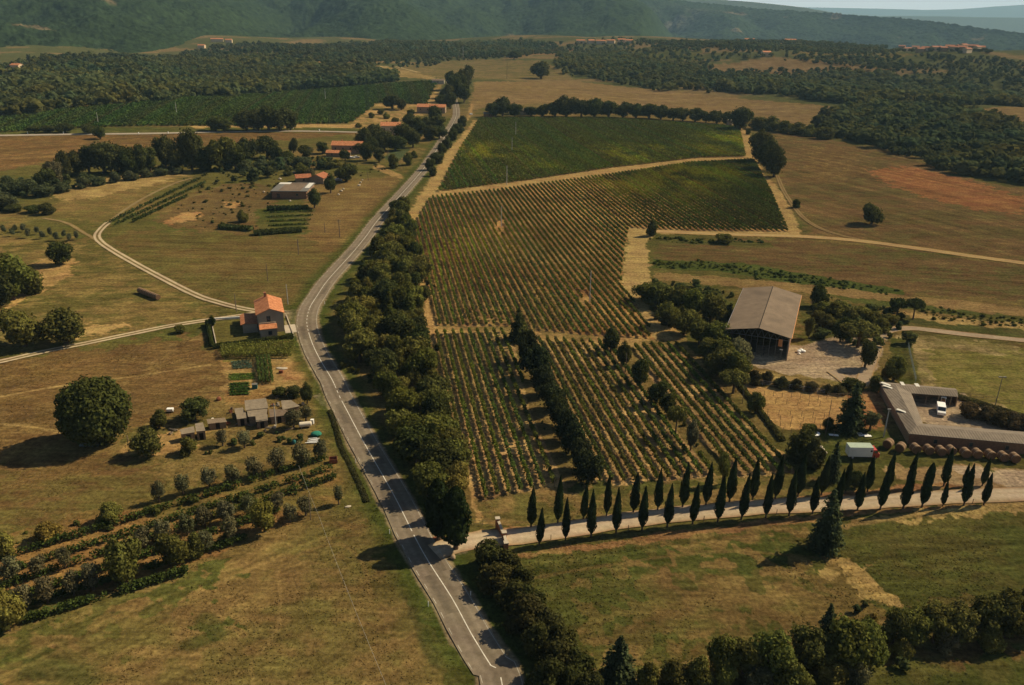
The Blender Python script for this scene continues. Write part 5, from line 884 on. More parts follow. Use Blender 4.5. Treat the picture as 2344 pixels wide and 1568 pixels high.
#@@PART5
# ------------------------------------------------------------------ buildings
def slab(mb, q, t):
    """a flat four-cornered slab: q are the top corners (counter-clockwise from above), t the thickness"""
    lo = [(a[0], a[1], a[2]-t) for a in q]; n = len(mb.v); mb.v += [tuple(map(float, a)) for a in q]+[tuple(map(float, a)) for a in lo]
    mb.f += [(n, n+1, n+2, n+3), (n+7, n+6, n+5, n+4)]+[(n+i, n+4+i, n+4+(i+1) % 4, n+(i+1) % 4) for i in range(4)]; return mb
def gable(root, w, L, he, hr, wall, roof, oh=.35, c=(0, 0), wallname='wall', th=.16):
    x0, x1, y0, y1 = c[0]-w/2, c[0]+w/2, c[1]-L/2, c[1]+L/2; xm = c[0]; mb = MB()
    for y, fl in ((y0, 1), (y1, -1)):
        q = [(x0, y, -.3), (x1, y, -.3), (x1, y, he), (xm, y, hr), (x0, y, he)]; mb.quad(*(q if fl > 0 else q[::-1]))
    mb.quad((x1, y0, -.3), (x1, y1, -.3), (x1, y1, he), (x1, y0, he)); mb.quad((x0, y1, -.3), (x0, y0, -.3), (x0, y0, he), (x0, y1, he)); wo = mb.build(wallname, wall, root)
    sl = (hr-he)/(w/2); e = .02+th; rb = MB()
    slab(rb, [(x0-oh, y1+oh, he-sl*oh+e), (x0-oh, y0-oh, he-sl*oh+e), (xm, y0-oh, hr+e), (xm, y1+oh, hr+e)], th)
    slab(rb, [(xm, y1+oh, hr+e), (xm, y0-oh, hr+e), (x1+oh, y0-oh, he-sl*oh+e), (x1+oh, y1+oh, he-sl*oh+e)], th)
    return wo, rb.build('roof', roof, root)
def window(root, pos, side, w, h, frame=M['wood'], name='window', glass=M['glass']):
    """side: S N E W - which wall the window sits on"""
    x, y, z = pos; d = {'S': (0, -1), 'N': (0, 1), 'E': (1, 0), 'W': (-1, 0)}[side]; al = (abs(d[1]), abs(d[0])); mb = MB(); t = .05
    mb.box((x+d[0]*t/2, y+d[1]*t/2, z), (w*al[0]+t*al[1], w*al[1]+t*al[0], h)); wo = mb.build(name, glass, root); f = MB(); o = (x+d[0]*.05, y+d[1]*.05)
    for s_ in (-1, 1):
        f.box((o[0]+al[0]*s_*(w/2+.05), o[1]+al[1]*s_*(w/2+.05), z), (.1, .1, h+.2))
        f.box((o[0], o[1], z+s_*(h/2+.05)), (w*al[0]+.11*al[1], w*al[1]+.11*al[0], .1))
    f.build('frame', frame, wo); return wo
def gz(x, y): return float(hgt(x, y))
# --- the terracotta house by the bend
hx, hy, hyaw = -75.7, 242.9, .326
t = empty('house', (hx, hy, gz(hx, hy)), hyaw, 'two storey plaster house with terracotta roofs beside the road bend', 'house')
W_, R_ = gable(t, 7.6, 13, 6.2, 7.8, M['plaster'], M['terracotta'], .45)
mb = MB(); mb.box((-.7, 5.6, 8.3), (.7, .7, 1.3)); mb.box((-.7, 5.6, 9.05), (.95, .95, .12)); mb.build('chimney', M['brickred'], R_)
window(t, (-.6, -6.5, 4.4), 'S', 1.0, 2.0, name='window'); window(t, (3.8, -3, 4.6), 'E', .9, 1.3); window(t, (3.8, 2.5, 4.6), 'E', .9, 1.3); window(t, (3.8, -.4, 1.1), 'E', 1.0, 2.1, name='door', glass=M['wood']); window(t, (3.8, 3.6, 1.6), 'E', .9, 1.2); window(t, (-3.8, 1.5, 4.6), 'W', .9, 1.3)
mb = MB(); mb.box((-1.0, -8.55, 1.25), (4.9, 4.05, 3.1)); an = mb.build('annex_wall', M['plaster'], t)
mb = MB(); slab(mb, [(-3.6, -8.2, 3.6), (-3.6, -10.9, 2.95), (1.6, -10.9, 2.95), (1.6, -8.2, 3.6)], .16); mb.build('annex_roof', M['terracotta'], t)
mb = MB(); mb.box((-1.0, -7.35, 3.05), (4.9, 1.6, .2)); mb.build('balcony', M['concrete'], t); mb = MB(); mb.box((-1.0, -8.1, 3.95), (5.0, .14, .16)); [mb.box((-3.4+i*.6, -8.1, 3.5), (.1, .1, .8)) for i in range(9)]; mb.build('railing', M['cream'], t)
window(t, (-.6, -10.58, 1.5), 'S', 1.0, 1.2)
mb = MB(); mb.box((-6.2, -.5, 1.3), (4.3, 8.6, 3.0)); mb.build('side_wing', M['plaster'], t); mb = MB(); slab(mb, [(-8.9, 4.1, 2.85), (-8.9, -5.1, 2.85), (-7.4, -5.1, 3.35), (-7.4, 4.1, 3.35)], .15); slab(mb, [(-7.4, 4.1, 3.35), (-7.4, -5.1, 3.35), (-3.85, -5.1, 2.9), (-3.85, 4.1, 2.9)], .15); mb.build('side_wing_roof', M['terracotta'], t)
mb = MB(); mb.box((5.6, -5.0, .05), (3.4, 7.0, .12)); mb.build('terrace', M['concrete'], t)
def wallseg(a, b, h, th, m, label, name='wall', cat='wall'):
    a = at(*a); b = at(*b); d = b-a; L = float(np.hypot(d[0], d[1])); c = (a+b)/2; o = MB().box((0, 0, h/2-.1), (L, th, h+.2)).build(name, m); o.location = (c[0], c[1], gz(c[0], c[1])); o.rotation_euler = (0, 0, math.atan2(d[1], d[0])); return tag(o, label, cat)
wallseg(s(530, 801), s(608, 796), .7, .3, M['white'], 'low white garden wall left of the terracotta house', 'garden_wall')
wallseg(s(530, 812), s(541, 862), .5, .25, M['concrete'], 'low concrete kerb wall inside the lawn hedge', 'garden_wall')
wallseg(s(716, 790), s(735, 842), .4, .25, M['concrete'], 'low concrete wall between the house and the road', 'garden_wall')
# --- big open barn
bx, by, byaw = 78.5, 242.7, -.3715
t = empty('barn', (bx, by, gz(bx, by)), byaw, 'big open fronted barn with brown grey sheet roof and truss gable', 'barn')
w, L, he, hr = 17.6, 41, 7.0, 8.7; rb = MB(); oh = .5; sl = (hr-he)/(w/2)
slab(rb, [(-w/2-oh, L/2, he-sl*oh+.2), (-w/2-oh, -L/2-.4, he-sl*oh+.2), (-.12, -L/2-.4, hr+.2), (-.12, L/2, hr+.2)], .14); slab(rb, [(.12, L/2, hr+.2), (.12, -L/2-.4, hr+.2), (w/2+oh, -L/2-.4, he-sl*oh+.2), (w/2+oh, L/2, he-sl*oh+.2)], .14); rf = rb.build('roof', mat('barn_sheets', (.20, .145, .098), var=.22, scale=.5, wave=('Y', .42, .38), bump=.3, stain=.5), t)
MB().box((0, 0, hr+.16), (.22, L, .1)).build('ridge_gap', M['dark'], rf)
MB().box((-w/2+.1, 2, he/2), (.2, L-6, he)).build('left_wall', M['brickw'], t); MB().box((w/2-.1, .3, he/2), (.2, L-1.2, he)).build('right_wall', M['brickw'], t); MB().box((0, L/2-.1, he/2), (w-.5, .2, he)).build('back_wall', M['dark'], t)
tr = MB(); y = -L/2+.1
tr.tube([(-w/2, y, he-.9), (w/2, y, he-.9)], .10, 4); tr.tube([(-w/2, y, he), (0, y, hr)], .10, 4); tr.tube([(0, y, hr), (w/2, y, he)], .10, 4)
for i in range(10):
    x0 = -w/2+i*w/10; xm = x0+w/20; x1 = x0+w/10; f = lambda x: he+(hr-he)*(1-abs(x)/(w/2)); tr.tube([(x0, y, he-.9), (xm, y, f(xm))], .06, 4); tr.tube([(xm, y, f(xm)), (x1, y, he-.9)], .06, 4)
tr.build('truss', M['steel'], t)
for x in (-w/2+.15, w/2-.15): MB().box((x, -L/2+.1, he/2), (.35, .35, he)).build('post', M['steel'], t)
for i in range(1, 6): MB().box((-w/2+.05, -L/2+i*L/6, he/2), (.3, .3, he-.3)).build('post', M['steel'], t)
for i in range(1, 10): MB().box((-w/2+i*w/10, -L/2+.25, (he-.9)/2), (.12, .12, he-.9)).build('slat', M['steel'], t)
MB().box((6.4, -L/2-.05, 5.2), (1.1, .08, 2.2)).build('hanging_sheet', M['orange'], t)
mb = MB(); mb.tube([(-w/2-oh, -L/2, he-.05), (-w/2-oh, L/2, he-.05)], .14, 6); mb.build('gutter', M['silver'], t); mb = MB(); mb.tube([(w/2+oh, -L/2, he-.05), (w/2+oh, L/2, he-.05)], .14, 6); mb.build('gutter', M['orange'], t)
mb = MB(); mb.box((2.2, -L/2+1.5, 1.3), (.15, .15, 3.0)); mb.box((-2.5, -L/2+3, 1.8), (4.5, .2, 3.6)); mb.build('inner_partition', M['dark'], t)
MB().box((6.9, -L/2+.02, 3.2), (.9, .1, .25)).build('lamp', M['white'], t)
# --- L shaped stable
OUT = [(115.8, 197.0), (97.4, 200.6), (92.8, 171.8), (152, 161.8)]; INN = [(114.2, 192.0), (103.0, 193.8), (98.4, 177.0), (152, 168.6)]
z0 = 2.9; rb = MB(); MID = [((a[0]+b[0])/2, (a[1]+b[1])/2) for a, b in zip(OUT, INN)]
t = empty('stable', (0, 0, 0), 0, 'long low stable in three wings with brown tiled roof round a yard', 'stable')
for i in range(3):
    a, b, c, d, e, f = OUT[i], OUT[i+1], MID[i], MID[i+1], INN[i], INN[i+1]
    slab(rb, [(*c, z0+.75), (*d, z0+.75), (*b, z0), (*a, z0)], .15); slab(rb, [(*e, z0), (*f, z0), (*d, z0+.75), (*c, z0+.75)], .15)
rf = rb.build('roof', mat('stable_sheets', (.205, .165, .125), var=.25, scale=.6, wave=('X', .5, .25), bump=.3, stain=.6), t)
def inset(P, Q, k): return [(p_[0]+(q_[0]-p_[0])*k, p_[1]+(q_[1]-p_[1])*k) for p_, q_ in zip(P, Q)]
o_, i_ = inset(OUT, INN, .08), inset(OUT, INN, .92)
def vwall(name, pts, z1, m, th=.2):
    mb = MB()
    for a, b in zip(pts[:-1], pts[1:]):
        d = np.array(b)-np.array(a); L = float(np.hypot(*d)); mb.box(((a[0]+b[0])/2, (a[1]+b[1])/2, z1/2-.1), (L+.1, th, z1+.2), math.atan2(d[1], d[0]))
    return mb.build(name, m, t)
vwall('outer_wall', o_[:2], 2.6, M['stone']); vwall('outer_wall', o_[1:3], 2.62, M['stone']); vwall('outer_wall', o_[2:], 2.64, M['brickw']); vwall('inner_wall', i_[2:], 2.5, M['stone']); vwall('end_wall', [o_[0], i_[0]], 2.55, M['stone'])
for (a, b), n in (((i_[0], i_[1]), 4), ((i_[1], i_[2]), 6)):
    for k in range(n): f = (k+.5)/n; MB().box((a[0]+(b[0]-a[0])*f, a[1]+(b[1]-a[1])*f, 1.3), (.22, .22, 2.7)).build('post', M['wood'], t)
for (p0, p1, k, wd) in ((OUT[1], OUT[2], .04, 1.0), (OUT[1], OUT[2], .10, .7), (OUT[1], OUT[2], .58, .8)):
    a = np.array(p0)+(np.array(p1)-np.array(p0))*k; d = np.array(INN[1])-np.array(OUT[1]); d = d/np.linalg.norm(d); q = a+d*1.6; MB().box((q[0], q[1], z0+.47), (2.6, wd, .06), math.atan2(d[1], d[0])).build('skylight', M['paneltrans'], rf).rotation_euler = (0, 0, 0)
for q in ((102.5, 198.2, .9), (106.0, 197.4, 1.0)): MB().box((q[0], q[1], z0+.62), (q[2], 2.2, .06), -.15).build('skylight', M['paneltrans'], rf)
for k in range(5):
    f = .1+.13*k; a = np.array(o_[2])+(np.array(o_[3])-np.array(o_[2]))*f; window(t, (a[0]+.0, a[1]-.1, 1.3), 'S', 1.1, 1.0, M['wood'])
# --- brick farm building with flat roof and the tiled houses along the road
t = empty('farm_building', (-114.8, 430.2, gz(-114.8, 430)), .03, 'low brick farm building with flat dark roof below the road', 'farm building')
MB().box((0, 0, 1.7), (17.5, 20.5, 4.2)).build('wall', M['brickw'], t); rf = MB().box((0, 0, 4.0), (18.6, 21.6, .35)).build('roof', M['steel'], t)
MB().box((-6.0, 8.4, 4.22), (6.0, 4.2, .08)).build('pale_patch', M['paneltrans'], rf); MB().box((7.6, 3.5, 4.22), (2.4, 13.0, .08)).build('pale_patch', M['paneltrans'], rf); MB().box((0, 0, 4.2), (11, 20, .05)).build('felt', M['fibre'], rf)
for i in range(4): window(t, (8.75, -7.5+i*4.8, 2.1), 'E', 1.6, 1.8, M['cream'])
window(t, (-5.5, -10.25, 1.7), 'S', 1.6, 2.0, M['wood'], 'door'); window(t, (4, -10.25, 2.2), 'S', 1.2, 1.0)
def simple_house(px, L, w, he, hr, yaw, label, wall='stone', roof='terracotta', name='house', cat='house', wins=2, chim=True, group=None):
    p_ = at(*px); t = empty(name, (p_[0], p_[1], gz(p_[0], p_[1])), yaw+math.pi/2, label, cat, group); wo, rf = gable(t, w, L, he, hr, M[wall], M[roof], .4)
    for i in range(wins):
        y = -L/2+(i+.5)*L/wins; window(t, (-w/2, y, he*.62), 'W', .9, 1.2); window(t, (w/2, y, he*.62), 'E', .9, 1.2)
    if wins: window(t, (0, -L/2, 1.2), 'S', 1.0, 2.1, name='door', glass=M['wood'])
    if chim: MB().box((w*.2, L*.2, hr+.1), (.7, .7, 1.6)).build('chimney', M['brickred'], rf)
    return t
simple_house((797, 350), 20, 9, 5.6, 7.6, 0, 'long stone house with orange tiled roof among trees, nearest the farm building', wins=4)
simple_house((775, 358), 15, 5, 2.6, 3.8, -.05, 'low orange roofed outbuilding in front of the long stone house', wins=2, chim=False, name='outbuilding', cat='outbuilding')
simple_house((895, 306), 15, 9, 6.5, 8.6, .12, 'pale walled tiled house above the long stone house', wall='cream', wins=3)
simple_house((917, 306), 6, 5, 2.6, 3.2, .12, 'small cream annex with flat tiles right of the pale walled house', wall='cream', name='outbuilding', cat='outbuilding', wins=1, chim=False)
simple_house((988, 258), 26, 9, 5.5, 7.6, -.06, 'long tiled house farthest up the road before the tall trees', wins=4)
simple_house((694, 416), 8, 7, 2.8, 4.2, .35, 'small tiled shed behind the flat roofed building, left one', roof='terracotta2', name='outbuilding', cat='outbuilding', wins=1, chim=False)
simple_house((733, 417), 9, 8, 3.2, 4.9, 1.35, 'small tiled shed behind the flat roofed building, right one', roof='terracotta2', name='outbuilding', cat='outbuilding', wins=1, chim=False)
simple_house((1192, 262), 22, 8, 4.0, 5.2, 0, 'grey roofed shed showing between trees behind the upper vineyard', roof='fibre', wall='concrete', name='shed', cat='shed', wins=2, chim=False)
simple_house((1120, 268), 10, 6, 3.2, 4.2, 0, 'dark low shed at the road end of the upper tree line', roof='steel', wall='brickw', name='shed', cat='shed', wins=1, chim=False)
simple_house((1003, 192), 14, 8, 4.0, 5.2, 0, 'pale flat shed at the far end of the left vineyard track', roof='fibre', wall='concrete', name='shed', cat='shed', wins=1, chim=False)
def far_house(px, L, w, h, yaw, label, group, wall='cream', roof='terracotta'):
    p_ = at(*px); t = empty('house', (p_[0], p_[1], gz(p_[0], p_[1])), yaw+math.pi/2, label, 'house', group); gable(t, w, L, h, h+w*.2, M[wall], M[roof], .5)
z3 = zq(1974, 60)
for i, (x, y, L) in enumerate([(1120,258,16),(1175,260,20),(1255,258,18),(1300,266,14),(1360,262,16),(1460,268,22),(1530,262,14),(1600,246,18),(1640,250,16),(1690,238,16),(1735,246,18),(1770,275,20),(1830,252,18),(1870,250,16),(1910,256,14),(1720,262,16)]):
    far_house(z3(x, y+[0, 14, 6, 20, 10][i % 5]), L*.8, 8, random.uniform(5, 7.5), random.uniform(-.7, .7), f"distant tiled house, {ordn(i+1)} from the left in the hilltop village", 'houses of the hilltop village', roof='terracotta2', wall='cream' if i % 3 else 'stone')
series('broad', [(*z3(x, y+12), z3(x, y-h)[1], w_) for x, y, h, w_ in [(1090,262,20,14),(1145,268,22,12),(1215,268,24,14),(1280,262,26,12),(1330,270,24,12),(1410,266,28,14),(1495,266,26,14),(1565,262,30,12),(1620,268,22,12),(1670,262,26,12),(1800,268,28,14),(1850,268,22,12),(1890,270,22,14),(1940,266,24,14),(1990,282,26,18),(1700,284,20,14)]], DG, 'dark tree, {n} from the left among the hilltop village houses', 'trees of the hilltop village', parts=False)
for i, (x, y, L) in enumerate([(1328, 100, 18), (1352, 100, 14), (1375, 101, 20), (1398, 100, 16), (1422, 98, 16), (1440, 100, 14)]): far_house((x, y), L, 9, 6.5, random.uniform(-.4, .4), f"distant tiled house, {ordn(i+1)} from the left in the hamlet under the mountain", 'houses of the hamlet')
for x, y, L, lb in [(497, 96, 26, 'pink roofed villa on the slope at the foot of the mountain'), (524, 98, 14, 'small house right of the pink roofed villa'), (462, 111, 14, 'grey stone house below the pink roofed villa'), (40, 160, 12, 'small white house with orange roof alone at the far left'), (1716, 84, 22, 'brick villa on the ridge above the far terraces'), (1808, 97, 24, 'long orange roofed house beside the bare orange bank'), (1752, 128, 14, 'white house on the plateau among the trees'), (440, 142, 10, 'tiny pale hut on the far left fields')]:
    far_house((x, y), L, 9, 6, random.uniform(-.3, .3), lb, None)
# --- garden sheds of old sheets
m4 = zq(360, 950)
SHEDS = [([(1005,215),(1220,190),(1245,280),(1015,305)], 2.7, 'largest sheet roofed garden shed at the back of the shed cluster', 'fibre2'), ([(1030,318),(1235,292),(1225,352),(1040,370)], 2.3, 'long lean-to with sheet roof in front of the largest garden shed', 'fibre2'), ([(905,295),(990,285),(1015,328),(915,343)], 2.2, 'small square garden shed at the upper left of the cluster', 'fibre2'), ([(920,348),(1020,335),(1030,380),(930,392)], 2.0, 'small square garden shed at the lower left of the cluster', 'fibre2'), ([(1115,372),(1235,352),(1240,403),(1120,418)], 2.1, 'open sheet roofed shelter in the middle of the shed cluster', 'fibre2'), ([(1370,215),(1470,210),(1560,262),(1385,298)], 2.3, 'garden shed with angled roof near the road', 'fibre2'), ([(1250,302),(1440,308),(1440,350),(1260,374)], 2.0, 'brown roofed shed between the pole and the gas tank', 'fibre'), ([(510,447),(590,433),(615,508),(520,516)], 2.4, 'right half of the long garden shed behind the fig tree', 'fibre2'), ([(355,507),(500,472),(510,523),(375,545)], 2.2, 'long low garden shed behind the fig tree', 'fibre2'), ([(625,402),(810,387),(830,420),(640,440)], 1.7, 'ramshackle low hutch with brown roof between the sheds', 'wood')]
def mean(a): return sum(a)/len(a)
for q, z, lb, rm in SHEDS:
    P_ = [at(*m4(*c), z=z) for c in q]; c0 = np.mean(P_, axis=0); t = empty('shed', (c0[0], c0[1], 0), 0, lb, 'shed', 'sheet roofed garden sheds')
    P2 = [(a[0]-c0[0], a[1]-c0[1], z+(.25 if i < 2 else 0)) for i, a in enumerate(P_)]; slab(MB(), P2[::-1] if False else [P2[0], P2[3], P2[2], P2[1]], .09); mb = MB(); slab(mb, [P2[0], P2[3], P2[2], P2[1]], .09); rf = mb.build('roof', M[rm], t)
    mb = MB(); mb.prism([(a[0]*.9, a[1]*.9) for a in [P2[0], P2[3], P2[2], P2[1]]], -.1, z-.12); mb.build('wall', M['wood' if 'shelter' in lb or 'hutch' in lb else 'stone'], t)
    a, b = np.array(P2[3])*.9, np.array(P2[2])*.9; mid = (a+b)/2; MB().box((mid[0], mid[1]-.03, .9), (.9, .06, 1.7), math.atan2(b[1]-a[1], b[0]-a[0])).build('door', M['dark'], t)
# --- the metal shelter in the shade of the oak
q = at(203, 1022); t = empty('shed', q, .05, 'low blue grey metal hut in the shade of the huge oak', 'shed'); MB().box((0, .8, .6), (4.2, 1.6, 1.3)).build('wall', M['bluegrey'], t); mb = MB(); slab(mb, [(-2.3, 1.8, 1.65), (-2.3, -.2, 1.35), (2.3, -.2, 1.35), (2.3, 1.8, 1.65)], .07); mb.build('roof', M['bluegrey'], t)
# ------------------------------------------------------------------ vehicles
def wheels(t, pts, r, wd=.24):
    for x, y in pts:
        mb = MB(); mb.tube([(x-wd/2, y, r), (x+wd/2, y, r)], r, 14); o = mb.build('wheel', M['rubber'], t); mb = MB(); mb.tube([(x-wd/2-.02, y, r), (x+wd/2+.02, y, r)], r*.55, 10); mb.build('rim', M['silver'], o)
t = empty('truck', (79.5, 165.4, .17), -math.pi/2-.01, 'white box truck with pale green roof and red cab on the grass', 'truck')
MB().box((0, -.55, 1.85), (2.3, 5.3, 2.3)).build('cargo_box', M['white'], t); MB().box((0, -.55, 3.03), (2.34, 5.34, .06)).build('cargo_roof', M['palegreen'], t); MB().box((0, .2, .62), (1.0, 6.6, .2)).build('chassis', M['steel'], t)
mb = MB(); pf = [(2.2, .55), (2.2, 2.45), (3.0, 2.45), (3.45, 1.6), (3.75, 1.45), (3.75, .55)]; n = len(pf); mb.v = [(-1.1, y, z) for y, z in pf]+[(1.1, y, z) for y, z in pf]; mb.f = [tuple(range(n)), tuple(range(2*n-1, n-1, -1))]+[(i, n+i, n+(i+1) % n, (i+1) % n) for i in range(n)]; cb = mb.build('cab', M['red'], t)
mb = MB(); slab(mb, [(-1.0, 3.03, 2.44), (1.0, 3.03, 2.44), (1.0, 3.46, 1.64), (-1.0, 3.46, 1.64)], .03); mb.build('windscreen', M['glass'], cb)
for x in (-1.11, 1.11): MB().box((x, 2.75, 1.95), (.04, .7, .6)).build('side_window', M['glass'], cb); MB().box((x*.7, 3.78, .95), (.3, .06, .2)).build('headlight', M['silver'], cb)
MB().box((1.16, 1.75, 2.2), (.03, .45, .4)).build('vent', M['dark'], t); wheels(t, [(-.95, -2.2), (.95, -2.2), (-.95, 2.75), (.95, 2.75)], .45)
def car(name, pos, yaw, prof, w, body, label, cat, roofm=None, wheel_y=(-1.4, 1.4), glassy=()):
    t = empty(name, pos, yaw, label, cat); n = len(prof); mb = MB(); mb.v = [(-w/2, y, z) for y, z in prof]+[(w/2, y, z) for y, z in prof]; mb.f = [tuple(range(n)), tuple(range(2*n-1, n-1, -1))]+[(i, n+i, n+(i+1) % n, (i+1) % n) for i in range(n)]; bd = mb.build('body', body, t)
    for nm, q, th in glassy: mb = MB(); slab(mb, q, th); mb.build(nm, M['glass'], bd)
    wheels(t, [(sx_*(w/2-.1), y) for sx_ in (-1, 1) for y in wheel_y], .33, .2)
    for sx_ in (-1, 1): MB().box((sx_*w*.35, prof[-1][0]+.0, .75), (.28, .06, .16)).build('headlight', M['silver'], bd)
    return t
vp = [(-2.4, .35), (-2.4, 1.0), (-2.3, 1.95), (.9, 2.0), (1.65, 1.2), (2.35, 1.0), (2.4, .35)]
car('van', (108.6, 188.6, .08), math.atan2(-.93, -.36)-math.pi/2, vp, 1.9, M['white'], 'white van parked nose out in the stable yard', 'van', glassy=[('windscreen', [(-.85, .95, 2.0), (.85, .95, 2.0), (.85, 1.66, 1.24), (-.85, 1.66, 1.24)], .03)])
cp = [(-2.0, .3), (-2.05, .85), (-1.7, .95), (-1.1, 1.4), (.4, 1.42), (1.1, .95), (1.95, .8), (2.0, .3)]
def carpx(px, yaw, body, label):
    q = at(*px); car('car', (q[0], q[1], gz(q[0], q[1])+.03), yaw, cp, 1.7, M[body], label, 'car', glassy=[('windscreen', [(-.72, .45, 1.44), (.72, .45, 1.44), (.72, 1.12, .98), (-.72, 1.12, .98)], .03), ('rear_window', [(-.72, -1.68, .98), (.72, -1.68, .98), (.72, -1.12, 1.43), (-.72, -1.12, 1.43)], .03)])
r6 = zq(600, 240)
carpx(r6(985, 850), -1.3, 'silver', 'silver car under the wide tree beside the tiled sheds'); carpx(r6(1120, 628), -1.2, 'white', 'white car parked below the long stone house, left one'); carpx(r6(1165, 622), -1.3, 'silver', 'silver car parked below the long stone house'); carpx(r6(2310, 190), 0.4, 'white', 'white car at the side road mouth by the upper vineyard'); carpx(r6(1270, 598), -1.0, 'white', 'white car alone on the lane right of the long stone house')
l4 = zq(1974, 900); q = at(*l4(1525, 460)); t = empty('tractor', (q[0], q[1], .05), 2.7, 'small white and orange tractor beside the shelter wing', 'tractor')
MB().box((0, .9, .95), (.7, 1.5, .6)).build('bonnet', M['white'], t); MB().box((0, -.5, 1.2), (1.2, 1.2, .5)).build('seat_box', M['orange'], t); mb = MB(); [mb.tube([(x, y, 1.3), (x, y, 2.3)], .04, 4) for x in (-.5, .5) for y in (-1, .1)]; mb.box((0, -.45, 2.33), (1.2, 1.3, .08)); mb.build('canopy', M['white'], t)
wheels(t, [(-.7, -.6), (.7, -.6)], .7, .35); wheels(t, [(-.55, 1.3), (.55, 1.3)], .42, .25)
# ------------------------------------------------------------------ bales
def bale(p_, yaw, r, ln, label, group, tone=1.0):
    t = empty('hay_bale', (p_[0], p_[1], gz(p_[0], p_[1])+.12), yaw, label, 'hay bale', group); k = 20
    mb = MB(); mb.tube([(0, -ln/2, r), (0, -ln/2+.12, r), (0, ln/2-.12, r), (0, ln/2, r)], [r*.93, r, r, r*.93], k); mb.build('roll', M['hay'], t, False)
    for s_ in (-1, 1): mb = MB(); mb.tube([(0, s_*(ln/2-.02), r), (0, s_*(ln/2+.02), r)], r*.9, k); mb.build('end_face', M['haycap'], t)
    for y in (-.28, .28): mb = MB(); mb.tube([(0, y*ln-.07, r), (0, y*ln+.07, r)], r*1.012, k, False); mb.build('net_band', M['net'], t)
BL = [(990,890,-.75),(1112,928,-.7),(1258,940,.15),(1388,953,.15),(1510,965,.1),(1612,960,.1),(1757,985,.05),(1873,992,.05),(2003,1003,.2),(2132,1022,.15),(2250,1035,.05)]
for i, (x, y, a) in enumerate(BL): q = at(*l4(x, y)); bale((q[0], q[1]+.6), a, 1.05, 1.9, f"brown round hay bale, {ordn(i+1)} from the left in the row beside the stable", 'hay bales beside the stable')
a = at(*zq(0, 480)(1412, 1015)); b = at(*zq(0, 480)(1572, 1078)); d = (b-a)/np.linalg.norm(b-a)
for i in range(6): bale(a+(b-a)*(i/5), math.atan2(d[1], d[0])-math.pi/2, .95, float(np.linalg.norm(b-a))/5-.12, f"round bale, {ordn(i+1)} from the upper left in the end to end row on the meadow", 'bales in the end to end row')
# ------------------------------------------------------------------ poles, fences, gate
def pole(px, top, r, m, label, cat='utility pole', arms=0, name='utility_pole', group=None, lamp=0):
    p_ = at(*px); h = tall(p_, top); t = empty(name, (p_[0], p_[1], gz(p_[0], p_[1])), 0, label, cat, group); mb = MB(); mb.tube([(0, 0, -.3), (0, 0, h*.5), (0, 0, h)], [r*1.2, r, r*.75], 8); mb.build('shaft', M[m], t)
    for i in range(arms): mb = MB(); mb.box((0, 0, h-.4-i*.7), (1.6, .1, .12)); [mb.tube([(x, 0, h-.35-i*.7), (x, 0, h-.12-i*.7)], .05, 6) for x in (-.7, 0, .7)]; mb.build('crossarm', M['steel'], t)
    for i in range(lamp): MB().box(((i-.5*(lamp-1))*1.1, 0, h), (.8, .4, .22)).build('floodlight', M['steel'], t)
    return p_, h
D4 = lambda f, *a: f(*a)
r1 = zq(440, 700); r5 = zq(1050, 1150); q2 = lambda x, y: s(850+x*.37, y*.37); q3 = lambda x, y: s(1700+x*.37, 1133+y*.37); w2 = lambda x, y: s(850+x*.37, 1133+y*.37); c5 = lambda x, y: s(850+x*.37, 570+y*.37)
